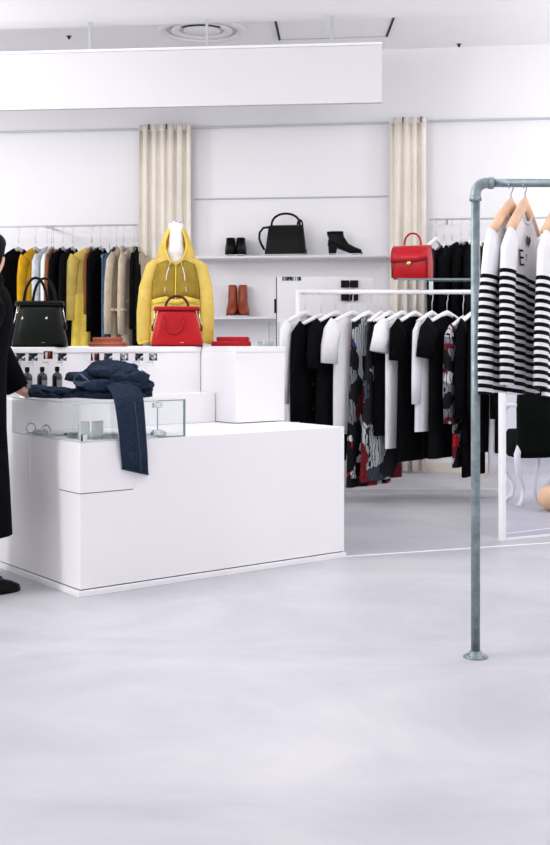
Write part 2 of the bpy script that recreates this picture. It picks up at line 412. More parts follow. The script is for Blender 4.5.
def garment(name, label, cat, loc, rz, m, wt=.2, wb=.23, L=.7, t=.035, slope=.055, fold=.012, seed=1, sl=0, out=.04, r0=.085, r1=.07,
            neck=.38, dipf=.07, dipb=.02, hanger=None, rise=.15, group=None, sm=None, band=True, tilt=0, extra=None, straps=False, fwd=0, hangm=None, sides=(-1, 1), hook=None, wood=False, thin=False):
    root = thing(name, label, cat, loc, rz, group); root.rotation_euler = (0, tilt, rz)
    pt = garment_fn(wt, wb, L, t, slope, fold, seed)
    obj('body', shell(pt, neck, dipf, dipb), m, root, smooth=True)
    if sl:
        for s in sides:
            obj('sleeve', sleeve_mb(s, wt, slope, sl, out, r0, r1, seed+s, fwd), sm or m, root, smooth=True)
    if band: obj('neckband', neck_band(pt, neck, dipf, dipb, wt), sm or m, root, smooth=True)
    if extra: extra(root, pt)
    if hanger:
        make_hanger((loc[0], loc[1], loc[2]), rz, rise, wt*.93, hangm or M_hang, hanger, slope=slope, group='hangers holding clothes', hookm=hook, wood=wood, thick=.006 if thin else .016,
                    name='wooden_hanger' if wood else 'hanger')
    return root
def front(pt, u, v, neck=.38, dip=.07): return Vector(pt(u, v, -1, neck, dip))

def buttons(m, n=5, u=.0, v0=.15, v1=.85, r=.007):
    def f(root, pt):
        for i in range(n):
            p = front(pt, u, v0+(v1-v0)*i/(n-1))
            obj('button', MB().sphere((p.x, p.y-.003, p.z), r, .004, r, 8, 5), m, root, smooth=True)
    return f

# ---- hanging rail on the back wall, left of the curtain
RZ = WANG
def wall_rail(px0, px1, py0, py1, label):
    a, bb = W(px0, py0, .38), W(px1, py1, .38); z = (a.z+bb.z)/2
    mid = (a+bb)/2; half = (bb-a).length/2
    t = thing('wall_rail', label, 'clothes rail', (mid.x, mid.y, z), WANG)
    obj('bar', MB().tube([(-half,0,0),(half,0,0)], .008, 8), M_line, t, smooth=True)
    k = 0
    while -half+.15+k*1.1 < half:
        x = -half+.15+k*1.1
        obj('bracket', MB().box(x-.008, x+.008, 0, .375, -.008, .008), M_white, t); k += 1
    return z
zl = wall_rail(-90, 137, 227.6, 225.5, 'thin grey clothes rail on back wall left of the cream curtain')
GL = 'clothes on the back wall rail at left'
def left_garment(x0, x1, name, label, cat, m, **k):
    p = W(x1-1.5, 240, .38); drop = k.pop('drop', .17); k.setdefault('wt', .18)
    k['wt'] = w_ = k['wt']*.84; k.setdefault('out', .02); k.setdefault('r0', .06); k['r1'] = .05; k['wb'] = k.get('wb', .2)*.84
    deg = math.degrees(math.acos(min(.85, max(.06, (x1-x0-2.5)/(114*(w_+.055))))))
    k.setdefault('t', .022); k.setdefault('slope', .085)
    return garment(name, label, cat, (p.x, p.y, zl-drop), math.radians(deg), m, rise=drop, group=GL, hook=M_wirew, hangm=M_line, thin=True,
                   hanger='thin hanger of the ' + label, **k)
left_garment(3, 20, 'jacket', 'black jacket hanging right behind the person', 'jacket', F_black, wt=.19, wb=.2, L=.95, sl=.55, seed=2)
left_garment(22, 37, 'blouse', 'mustard yellow blouse hanging on the back wall rail', 'blouse', F_mustard, wt=.17, wb=.17, L=.52, sl=.45, seed=3)
left_garment(37, 48.5, 'shirt', 'pale grey shirt hanging right of the mustard blouse', 'shirt', F_palegrey, wt=.18, wb=.19, L=.75, sl=.5, seed=4)
left_garment(46, 53, 'shirt', 'thin white shirt hanging between grey shirt and brown coat', 'shirt', F_white, wt=.18, wb=.19, L=.8, sl=.5, seed=5)
left_garment(50, 55, 'coat', 'slim brown coat hanging left of two black coats', 'coat', F_brown, wt=.18, wb=.19, L=.9, sl=.5, seed=6)
left_garment(54, 64.5, 'coat', 'black coat hanging right of the slim brown coat', 'coat', F_black, wt=.19, wb=.21, L=1.1, sl=.58, seed=7)
left_garment(63.5, 74, 'coat', 'black coat hanging left of the yellow raincoat', 'coat', F_black2, wt=.19, wb=.21, L=1.1, sl=.58, seed=8)
def rain_extra(root, pt):
    p2 = garment_fn(.15, .2, 1.15, .045, .05, .014, 40)
    obj('skirt', shell(p2, .1, .0, .0, v0=.35), F_yellow2, root, smooth=True)
left_garment(69, 93, 'raincoat', 'sheer yellow raincoat with a longer yellow skirt under it', 'raincoat', F_yellow, wt=.2, wb=.23, L=.58, sl=.5, seed=9, extra=rain_extra, r1=.08)
left_garment(88, 93.5, 'shirt', 'brown shirt hanging right of the yellow raincoat', 'shirt', F_brown, wt=.17, wb=.18, L=.6, sl=.45, seed=10)
left_garment(91, 102, 'coat', 'black coat hanging left of the denim clothes', 'coat', F_black, wt=.2, wb=.21, L=1.05, sl=.6, seed=11)
left_garment(100.5, 111, 'jeans', 'light blue jeans hanging left of the dark denim jacket', 'jeans', F_denim, wt=.16, wb=.17, L=1.0, sl=0, slope=.02, seed=12, drop=.24, band=False, neck=.2, dipf=0, dipb=0)
left_garment(108, 118, 'denim_jacket', 'dark blue denim jacket hanging left of the trench coats', 'jacket', F_denimd, wt=.19, wb=.2, L=.9, sl=.6, seed=13)
M_btn = mat('horn_button', (90, 72, 56), .4)
def trench_extra(belt=True):
    def f(root, pt):
        obj('collar', MB().tube([front(pt, -.36, .0)+Vector((0,-.004,.012)), front(pt, -.2, .06)+Vector((0,-.01,0)), front(pt, 0, .13)+Vector((0,-.012,0)),
                                 front(pt, .2, .06)+Vector((0,-.01,0)), front(pt, .36, .0)+Vector((0,-.004,.012))], [(.008,.02),(.01,.04),(.008,.012),(.01,.04),(.008,.02)], 8), F_beige, root, smooth=True)
        pl = MB(); rows = []
        for i in range(10):
            v = .14+.85*i/9; a, c_ = front(pt, .05, v), front(pt, .13, v)
            rows.append([a+Vector((0,-.004,0)), c_+Vector((0,-.006,0))])
        pl.add([p for r_ in rows for p in r_], [(2*i, 2*i+1, 2*i+3, 2*i+2) for i in range(9)])
        obj('placket', pl, F_beige, root, solid=.003)
        buttons(M_btn, 5, -.15, .2, .8, .011)(root, pt); buttons(M_btn, 5, .3, .2, .8, .011)(root, pt)
        if belt:
            path = [Vector(pt(-1+2*i/10, .42, -1, .3, 0))+Vector((0,-.008,0)) for i in range(11)]
            obj('belt', MB().tube(path, [(.004,.02)]*11, 8), F_beige, root, smooth=True)
        for s in (-1, 1):
            obj('cuff_strap', MB().box(s*.195-.035, s*.195+.035, -.045, .045, -.585, -.56), F_beige, root, bevel=.008)
    return f
left_garment(111, 125, 'trench_coat', 'beige trench coat with cuff strap hanging beside dark denim jacket', 'coat', F_beige, wt=.2, wb=.24, L=1.1, sl=.62, seed=14, out=.06, extra=trench_extra(False), dipf=.1)
left_garment(121, 136, 'trench_coat', 'beige belted trench coat hanging nearest the cream curtain', 'coat', F_beige, wt=.2, wb=.23, L=1.1, sl=.62, seed=15, extra=trench_extra(True), dipf=.1)
left_garment(134, 139, 'coat', 'black coat hanging at the curtain end of the left rail', 'coat', F_black, wt=.19, wb=.2, L=1.05, sl=.58, seed=16)

# ---- rail right of the right curtain
zr = wall_rail(429, 640, 219.6, 216, 'thin grey clothes rail on back wall behind the striped shirts')
GR = 'black clothes on the back wall rail at right'
for i, (px, lab, deg) in enumerate([(444, 'black top hanging nearest the red handbag', 66), (452, 'second black top from the red handbag', 70),
                               (461, 'black coat with pale collar left of the pipe post', 55), (470, 'black coat hanging directly behind the pipe post', 62),
                               (479, 'black coat hanging just right of the pipe post', 66)]):
    p = W(px, 240, .38)
    ex = None
    if i == 2:
        def ex(root, pt): obj('collar_tag', MB().box(-.06, .06, -.045, -.04, -.035, -.005), F_palegrey, root)
    garment('coat' if 'coat' in lab else 'top', lab, 'coat' if 'coat' in lab else 'top', (p.x, p.y, zr-(.17 if i > 1 else .2)), RZ+math.radians(deg), F_black if i % 2 else F_black2,
            wt=.19, wb=.21, L=.8+.05*i, sl=.5, t=.03, seed=60+i, group=GR, hanger='hanger holding the '+lab, rise=(.17 if i > 1 else .2), extra=ex, thin=True, slope=.085)
p = W(436, 240, .38)
make_hanger((p.x, p.y, zr-.17), RZ+math.radians(70), .17, .19, M_hang, 'empty pale hanger on the rail beside the red handbag', slope=.07)

# ------------------------------------------------------------------ wall shelves with shoes and bag
def shelf(px0, px1, py0, py1, off, th, label):
    a, bb = W(px0, py0, off), W(px1, py1, off); mid = (a+bb)/2; half = (bb-a).length/2
    t = thing('wall_shelf', label, 'shelf', (mid.x, mid.y, mid.z), WANG)
    obj('board', MB().box(-half, half, .004, off-.002, -th, 0), M_white, t, bevel=.002)
    obj('front_edge', MB().box(-half, half, -.004, .004, -th-.002, -.002), M_line, t)
    return mid.z
zs1 = shelf(194, 388, 256.8, 253.6, .32, .018, 'long white wall shelf carrying black shoes and a black handbag')
zs2 = shelf(194, 277, 317.5, 316, .32, .018, 'short white wall shelf carrying the tan ankle boots')
M_lining = mat('boot_lining', (120, 70, 50), .8)
def boot(name, label, p, rz, m, length=.26, heel=.06, shaft=.2, width=.042, solem=None, group=None, square=3.0, shaftl=.062, pull=True):
    t = thing(name, label, 'shoe', p, rz, group)
    # local: toe towards -y ; base z=0
    hl = length/2
    def ring(z, yc, ly_, wx, e, pitch):
        r_ = rrect(0, yc, z, wx, ly_, 20, e)
        return [(x, y, zz + pitch*(heel)*max(0, min(1, (y+hl*.35)/(hl*1.0)))) for x, y, zz in r_]
    s0 = .012
    rows = [ring(s0, 0, hl, width*1.0, 2.6, .95), ring(s0+.03, .004, hl*.97, width*1.04, 2.5, .95), ring(s0+.052, .03, hl*.78, width*.98, 2.4, .8),
            ring(s0+.075, .055, hl*.58, width*.9, 2.3, .6), ring(heel*.6+s0+.085, hl*.55, shaftl*1.0, width*.86, 2.3, .25),
            ring(heel*.75+s0+.11, hl*.56, shaftl*.98, width*.88, 2.3, .1), ring(heel+shaft*.75, hl*.57, shaftl*1.0, width*.80, 2.4, 0), ring(heel+shaft, hl*.57, shaftl*1.02, width*.78, 2.5, 0)]
    obj('upper', MB().loft(rows), m, t, smooth=True)
    sole = [ring(0, 0, hl*1.02, width*1.06, 2.6, .95), ring(s0, 0, hl*1.02, width*1.06, 2.6, .95)]
    obj('sole', MB().loft(sole), solem or M_black, t)
    if heel > .02:
        obj('heel', MB().loft([rrect(0, hl*.74, 0, width*.72, hl*.19, 16, 4), rrect(0, hl*.70, heel*.95, width*.84, hl*.27, 16, 4)]), solem or M_black, t)
    obj('zip', MB().box(width*.74, width*.80, hl*.5-.004, hl*.5+.004, heel+.05, heel+shaft*.95), M_black if m != M_blackleather else M_gap, t)
    if pull: obj('opening', MB().loft([rrect(0, hl*.57, heel+shaft-.004, width*.66, shaftl*.9, 16, 2.5), rrect(0, hl*.57, heel+shaft+.001, width*.66, shaftl*.9, 16, 2.5)]), M_lining, t)
    return t
def on_shelf(px, z, off=.17):
    p = W(px, 250, off); return (p.x, p.y, z)
boot('ankle_boot', 'left black ankle boot of the front-facing pair on shelf', on_shelf(230.5, zs1+.012), .0, M_blackleather, .24, .04, .12, .047, group='pair of black shoes on the long shelf')
boot('ankle_boot', 'right black ankle boot of the front-facing pair on shelf', on_shelf(241, zs1+.012), .06, M_blackleather, .24, .04, .12, .047, group='pair of black shoes on the long shelf')
boot('heeled_boot', 'single black heeled ankle boot in side view on shelf', on_shelf(345, zs1+.012), WANG+math.radians(86), M_blackleather, .30, .085, .115, .044, shaftl=.072)
M_tanboot = mat('tan_boot', (142, 60, 36), .4, vary=.08, scale=14)
M_tansole = mat('boot_sole', (92, 40, 28), .5)
boot('tan_boot', 'left tan leather ankle boot on the lower shelf', on_shelf(232, zs2+.012), -.06, M_tanboot, .25, .05, .22, .047, solem=M_tansole, group='pair of tan boots', pull=True)
boot('tan_boot', 'right tan leather ankle boot on the lower shelf', on_shelf(243.5, zs2+.012), .1, M_tanboot, .25, .05, .22, .047, solem=M_tansole, group='pair of tan boots', pull=True)
for px, z, w, lab in ((235.5, zs1, .22, 'clear riser under the front-facing pair of black boots'), (288, zs1, .40, 'clear riser under the black handbag on shelf'),
                  (345, zs1, .30, 'clear riser under the black heeled boot'), (238, zs2, .22, 'clear riser under the tan boots')):
    p = on_shelf(px, z)
    t = thing('display_riser', lab, 'riser', p, WANG, 'clear risers on the wall shelves')
    obj('plate', MB().box(-w/2, w/2, -.14, .14, .006, .011), M_glass, t)
    obj('plate_edge', MB().box(-w/2, w/2, -.1425, -.14, .006, .011), M_line, t)
    for s in (-1, 1): obj('foot', MB().box(s*w*.4-.01, s*w*.4+.01, -.1, .1, 0, .006), M_glass, t)
# black handbag on the shelf
p = on_shelf(286, zs1+.012)
t = thing('handbag', 'black structured handbag with top handle and side strap on shelf', 'handbag', p, WANG)
rows = [rrect(0, 0, 0, .175, .06, 28, 8), rrect(0, 0, .015, .178, .062, 28, 8), rrect(0, 0, .14, .165, .05, 28, 7), rrect(0, 0, .255, .152, .03, 28, 6)]
obj('body', MB().loft(rows), M_blackleather, t, bevel=.003)
obj('base_panel', MB().loft([rrect(0, 0, -.0, .182, .066, 28, 8), rrect(0, 0, .05, .18, .066, 28, 8)]), M_blackleather, t)
obj('top_zip', MB().box(-.14, .14, -.006, .006, .255, .262), M_gap, t)
obj('handle', MB().tube([(-.125 + .25*(1-math.cos(math.pi*i/12))/2, -.02, .245 + .115*math.sin(math.pi*i/12)**.75) for i in range(13)], [(.005,.010)]*13, 8), M_blackleather, t, smooth=True)
obj('handle_loop', MB().tube([(.10+.045*(1-math.cos(math.pi*i/8))/2, .0, .255+.05*math.sin(math.pi*i/8)) for i in range(9)], [(.004,.008)]*9, 8), M_blackleather, t, smooth=True)
obj('side_strap', MB().tube([(-.15,0,.245),(-.2,0,.24),(-.232,0,.20),(-.236,0,.15),(-.22,0,.10),(-.19,0,.05)], [(.006,.010)]*6, 8), M_blackleather, t, smooth=True)

# ------------------------------------------------------------------ counters
A = Vector((-.8726, 5.146, 0)); CANG = math.atan2(.610, .793)
U = Vector((math.cos(CANG), math.sin(CANG), 0)); Nn = Vector((-U.y, U.x, 0))
def C(x, y, z=0): return A + U*x + Nn*y + Vector((0, 0, z))
LT, TT = .69, 1.113
def hit_counter(px, y):                            # x along the counter where image column px meets depth line y
    k = (px-CX)/F; b0 = A + Nn*y
    return (k*b0.y - b0.x) / (U.x - k*U.y)
lc = thing('low_counter', 'low white counter block with glass case on top', 'counter', A, CANG)
LX = 1.565
obj('body', MB().box(0, LX, 0, .86, .031, LT), M_white, lc, bevel=.003)
obj('kick_strip', MB().box(-.012, LX+.004, -.012, .86, 0, .026), M_white, lc, bevel=.002)
obj('shadow_gap', MB().box(.006, LX-.006, .006, .85, .026, .031), M_gap, lc)
# drawer front and panels, standing 2 mm proud with an open joint under them
x1 = hit_counter(133, 0)
obj('drawer_front', MB().box(-.002, x1, -.003, .002, .463, LT-.006), M_white, lc, bevel=.001)
obj('side_panel', MB().box(-.003, .002, 0, .27, .463, LT-.006), M_white, lc, bevel=.001)
obj('joint_line', MB().box(-.001, x1, -.0012, .002, .4595, .463), M_gap, lc)
obj('joint_line', MB().box(-.0012, .002, 0, .2, .4595, .463), M_gap, lc)
obj('hatch_panel', MB().box(-.0035, .002, .5, .78, .463, LT-.006), M_white, lc, bevel=.001)
XT = 1.225
tc_ = thing('tall_counter', 'tall white display counter carrying the dark green and red handbags', 'counter', C(-.7, .86), CANG)
obj('body', MB().box(0, XT+.7, 0, .72, 0, TT-.03), M_white, tc_, bevel=.003)
obj('worktop', MB().box(-.01, XT+.7, -.008, .73, TT-.03, TT), M_white, tc_, bevel=.003)
obj('ledge', MB().box(.7, XT+.7, -.15, 0, LT+.001, .855), M_white, tc_, bevel=.002)
t2 = thing('cabinet_block', 'tall white cabinet block at the right end of the counter', 'cabinet', C(XT+.004, .52), CANG)
obj('body', MB().box(0, LX-XT, 0, 1.06, .695, TT-.03), M_white, t2, bevel=.002)
obj('worktop', MB().box(0, LX-XT, -.004, 1.06, TT-.03, TT), M_white, t2, bevel=.002)
obj('base', MB().box(.0, LX-XT, .35, 1.06, 0, .69), M_white, t2)

# price cards on the tall counter's face, with pegs
pics = [(20.5, 'person'), (33, 'a'), (48, 'b'), (62, 'c'), (95, 'd'), (108, 'e'), (124, 'f'), (139, 'g'), (153, 'h')]
M_card = printed('card_photo', 85, [(.45, (22, 24, 28)), (.2, (70, 72, 78)), (.2, (168, 170, 176)), (.15, (225, 224, 228))], 2, lines=2)
M_cardr = printed('card_photo_red', 60, [(.5, (40, 18, 18)), (.25, (150, 48, 38)), (.25, (210, 190, 180))], 5, lines=2)
M_cardl = printed('card_photo_light', 85, [(.4, (60, 62, 70)), (.35, (130, 132, 140)), (.25, (222, 222, 228))], 31, lines=2)
desc = ['dark photo card on peg nearest the person', 'dark photo card above the leftmost black bottle', 'reddish dark photo card above the middle black bottle', 'grey photo card above the rightmost black bottle',
        'red and black photo card left of the jeans pile peak', 'black photo card under the tan wallets', 'pale grey photo card above the jeans pile', 'black and white photo card right of the jeans peak', 'pale red photo card under the red handbag']
for i, (px, k) in enumerate(pics):
    x = hit_counter(px, .8)
    Yc = C(x, .8).y; z = EYE-(357-HY)/F*Yc
    t = thing('photo_card', desc[i], 'card', C(x, .8, z), CANG, 'photo cards on the counter face')
    m = M_cardr if i in (2, 4) else M_cardl if i in (6, 8) else M_card
    ys = 0 if i != 2 else .01
    obj('picture', MB().box(-.025, .025, -.003, .0, -.02+ys, .02+ys), m, t)
    obj('peg', MB().tube([(0, .0, -.02), (0, .004, -.028), (0, .058, -.028)], .0025, 6), M_grey, t)
    obj('stem', MB().tube([(0, -.001, -.02), (0, -.001, -.05)], .0015, 6), M_grey, t)
# bottles on the ledge
def bottle(px, label, m, capm, plate, scale=1.0, group='black bottles on the ledge'):
    x = hit_counter(px, .77); c = C(x, .785, .856)
    t = thing('bottle', label, 'bottle', c, CANG, group); s = scale
    z0 = .03
    obj('glass_body', MB().lathe([(.001,z0),(.024*s,z0),(.026*s,z0+.006),(.026*s,z0+.075*s),(.022*s,z0+.088*s),(.010*s,z0+.096*s),(.010*s,z0+.104*s)], 18), m, t, smooth=True)
    obj('cap', MB().lathe([(.011*s,z0+.104*s),(.012*s,z0+.106*s),(.012*s,z0+.125*s),(.003,z0+.127*s)], 14), capm, t, smooth=True)
    if plate:
        obj('paper_label', MB().box(-.014*s, .014*s, -.0275*s, -.024*s, z0+.02, z0+.06), M_palelabel, t)
    obj('stand', MB().box(-.03, .03, -.03, .03, 0, z0-.001), M_white, t)
    if plate: obj('name_plate', MB().box(-.028, .028, -.034, -.03, .004, .022), M_black, t)
M_palelabel = mat('grey_label', (120, 124, 130), .6)
M_bottle = mat('black_glass', (18, 20, 24), .15, spec=.6)
M_clear = glassy('clear_bottle', (.90, .93, .94), .12)
for px, lab in ((28.5, 'black bottle on the ledge nearest the person'), (43.5, 'middle black bottle of three on the ledge'), (58.5, 'black bottle on ledge nearest the jeans pile')):
    bottle(px, lab, M_bottle, M_black, True)
for px, lab in ((84, 'clear bottle left of the jeans pile peak'), (129, 'clear bottle behind the right end of the jeans pile'), (145, 'clear bottle right of the jeans on the ledge')):
    bottle(px, lab, M_clear, M_chrome, False, .85, 'clear bottles on the ledge')

# glass display case on the low counter
GX = hit_counter(185, 0); GZ = .868
gc = thing('glass_case', 'clear glass jewellery case with metal hinges on low counter', 'display case', C(0, 0, LT), CANG)
HX = hit_counter(158, 0); gh = GZ-LT; gd = .70
obj('front_pane', MB().box(0, HX-.003, .004, .010, .002, gh-.008), M_glass, gc)
obj('door_pane', MB().box(HX+.003, GX, .004, .010, .002, gh-.008), M_glass, gc)
obj('side_pane', MB().box(.004, .010, .010, gd, .002, gh-.008), M_glass, gc)
obj('end_pane', MB().box(GX-.010, GX-.004, .010, gd, .002, gh-.008), M_glass, gc)
obj('top_pane', MB().box(0, GX, 0, gd, gh-.008, gh), M_glass, gc)
def edge(x0, x1, y0, y1, z0, z1, m=M_edge): obj('pane_edge', MB().box(x0, x1, y0, y1, z0, z1), m, gc)
M_edgel = mat('glass_edge_light', (196, 206, 210), .2)
edge(0, HX, -.002, .0, gh-.007, gh-.001, M_edgel); edge(-.002, 0, 0, gd, gh-.007, gh-.001, M_edgel); edge(-.001, .004, -.001, .004, 0, gh-.008, M_edgel)
edge(HX, GX, .002, .004, gh-.006, gh-.001); edge(HX, GX, .002, .004, .0, .006); edge(GX-.004, GX+.004, .002, .010, 0, gh)
edge(HX-.002, HX+.002, .003, .005, 0, gh-.008)
edge(0, HX, -.001, .002, 0, .005, M_edgel); edge(-.002, .001, 0, gd, 0, .005, M_edgel)
for z in (.014, gh-.036):
    hg = obj('hinge', MB().box(HX-.024, HX+.024, -.004, .014, z, z+.024), M_chrome, gc, bevel=.002)
    for s in (-1, 1): obj('screw', MB().sphere((HX+s*.013, -.005, z+.012), .004, .002, .004, 8, 5), M_line, hg)
obj('corner_clip', MB().box(.012, .036, -.004, .016, .004, .036), M_chrome, gc, bevel=.002)
# pieces in the case
M_tray = glassy('smoked_acrylic', (.72, .76, .78), .12)
def jewel(x, y, kind, label):
    t = thing({'ring': 'bangle', 'stand': 'card_holder', 'box': 'jewellery_box', 'chain': 'necklace'}[kind], label, {'ring': 'bangle', 'stand': 'holder', 'box': 'box', 'chain': 'necklace'}[kind], C(x, y, LT+.0005), CANG, 'jewellery in the glass case')
    if kind == 'ring':
        pth = [(.024*math.cos(a), 0, .026+.024*math.sin(a)) for a in [2*math.pi*i/16 for i in range(17)]]
        obj('band', MB().tube(pth, .004, 6), M_chrome, t, smooth=True); obj('rest', MB().box(-.03, .03, -.012, .012, 0, .006), M_clear, t)
    if kind == 'box':
        obj('tray', MB().box(-.03, .03, -.025, .025, 0, .022), M_tray, t, bevel=.003); obj('cushion', MB().box(-.022, .022, -.018, .018, .022, .028), M_line, t, bevel=.003)
    if kind == 'stand':
        obj('back_plate', MB().box(-.03, .03, 0, .005, 0, .085), M_line, t, bevel=.002); obj('foot', MB().box(-.03, .03, -.03, 0, 0, .012), M_clear, t, bevel=.002)
        obj('card', MB().box(-.022, .022, -.003, 0, .02, .075), F_palegrey, t)
    if kind == 'chain':
        pth = [(-.05+.1*i/12, .012*math.sin(i*1.3), .004) for i in range(13)]
        obj('chain', MB().tube(pth, .004, 6), M_line, t, smooth=True); obj('pendant', MB().sphere((.055, 0, .007), .009, .007, .007, 10, 6), M_gap, t, smooth=True)
jewel(.05, .60, 'ring', 'silver bangle in the glass case nearest the person')
jewel(.05, .50, 'box', 'small clear tray behind the case side pane')
jewel(.07, .38, 'chain', 'fine chain lying left of the two card holders')
jewel(.10, .24, 'box', 'small clear tray just left of the card holders')
jewel(.09, .13, 'stand', 'left grey card holder standing in the glass case')
jewel(.155, .12, 'stand', 'right grey card holder standing in the glass case')
jewel(.21, .10, 'box', 'small clear tray right of the card holders')
jewel(.05, .44, 'ring', 'silver bangle midway along the case side pane')
jewel(.30, .08, 'box', 'small clear tray behind the draped jeans leg')
jewel(.46, .08, 'box', 'small clear tray beside the case door hinge')
jewel(.42, .16, 'chain', 'fine chain lying under the draped jeans leg')

# ------------------------------------------------------------------ folded jeans on the case
def cloth_layer(x0, x1, y0, y1, z0, h, seed, nx=60, ny=22, peak=None, crease=1.5):
    """a lobe of folded cloth: closed, with creases"""
    rows = []
    for i in range(nx+1):
        u = i/nx; ring = []
        sw = math.sin(math.pi*min(max(u, .02), .98))**.35
        for k in range(ny*2):
            a = 2*math.pi*k/(ny*2); c_, s_ = math.cos(a), math.sin(a)
            yy = (y0+y1)/2 + (y1-y0)/2*math.copysign(abs(c_)**.6, c_)*sw
            zz = z0 + h*.5 + h*.5*math.copysign(abs(s_)**.75, s_)*sw
            xx = x0 + (x1-x0)*u
            q = noise.noise(Vector((xx*7+seed, yy*6, zz*14+seed)))
            q2 = noise.noise(Vector((xx*16-seed, yy*22+xx*14, zz*20)))
            rdg = (1-abs(q2)*2.2)
            cr = crease*.010*max(-.4, rdg)
            if s_ > -.3:
                zz += cr + .020*q*crease
                if peak: zz += peak[1]*math.exp(-((u-peak[0])/.16)**2)*(.5+.5*s_)
            yy += (.020*q + .006*rdg)*crease*(-1 if c_ < 0 else 1); xx += .016*noise.noise(Vector((yy*10, zz*22, seed)))
            zz = max(zz, z0+.001)
            ring.append((xx, yy, zz))
        rows.append(ring)
    return MB().loft(rows)
jn = thing('folded_jeans', 'crumpled navy jeans on glass case with one leg hanging down', 'jeans', C(.235, .25, GZ), CANG)
lo = obj('lower_fold', cloth_layer(-.13, .25, -.20, .22, .001, .04, 1), F_navy, jn, smooth=True)
obj('middle_fold', cloth_layer(-.08, .26, -.19, .20, .032, .055, 5, peak=(.5, .02)), F_navy, jn, smooth=True)
obj('upper_fold', cloth_layer(-.15, .24, -.16, .16, .075, .05, 9, peak=(.5, .05)), F_navy, jn, smooth=True)
# hanging leg
path = [(-.02, .30, .075), (-.08, .28, .085), (-.18, .27, .07), (-.243, .262, .045), (-.268, .262, 0), (-.272, .268, -.07), (-.272, .278, -.16), (-.268, .290, -.25), (-.262, .30, -.325)]
rows = []
for i, (y, x, z) in enumerate(path):
    tq = Vector(path[min(i+1, len(path)-1)]) - Vector(path[max(i-1, 0)])
    ty, tz = tq[0], tq[2]; ln = math.hypot(ty, tz) or 1; ny_, nz_ = -tz/ln, ty/ln          # normal in yz
    hw = .082 - .012*i/8; ring = []
    for k in range(20):
        a = 2*math.pi*k/20; w = math.cos(a)*hw; th = math.sin(a)*.013 + .004*math.sin(9*w*20+i*.9)
        ring.append((x-.255+w, y+ny_*th, z+nz_*th - (.018*w/hw if i == 8 else 0)))
    rows.append(ring)
leg = obj('hanging_leg', MB().loft(rows), F_navy, jn, smooth=True)
obj('hem', MB().tube([(x, y*1.0, z) for x, y, z in rows[-1]]+[rows[-1][0]], .004, 6), F_navy, leg, smooth=True)
obj('side_seam', MB().tube([Vector(r_[16]) for r_ in rows[4:]], .0025, 6), mat('seam_thread', (52, 66, 90), .8), leg, smooth=True)
for q, (fx0, fx1, fy0, fy1, fz, fh, ang) in enumerate(((-.13, .10, -.15, -.04, .10, .045, .45), (-.02, .2, -.17, -.06, .075, .05, -.35), (-.05, .2, -.08, .06, .118, .04, .25), (-.16, .02, -.17, -.08, .045, .04, .1))):
    obj('crumpled_fold', cloth_layer(fx0, fx1, fy0, fy1, fz, fh, 21+q, 40, 14, crease=1.0), F_navy, jn, smooth=True, rot=(0, 0, ang*.5))
obj('waistband', MB().tube([(-.15+.012*math.sin(a_*2), -.10+.06*math.cos(a_), .10+.022*math.sin(a_)) for a_ in [2*math.pi*i/20 for i in range(21)]], [(.004, .012)]*21, 8), mat('waistband_denim', (70, 84, 106), .9), jn, smooth=True)
j2 = thing('folded_trousers', 'flat folded navy trousers on glass case beside the person', 'trousers', C(.14, .49, GZ), CANG+1.5)
obj('lower_fold', cloth_layer(-.18, .2, -.12, .12, .001, .02, 12), F_navy, j2, smooth=True)
obj('upper_fold', cloth_layer(-.16, .16, -.10, .10, .018, .02, 15), F_navy, j2, smooth=True)
obj('paper_tag', MB().box(-.215, -.165, -.03, .02, .012, .014), M_white, j2, rot=(.2, .1, .4))

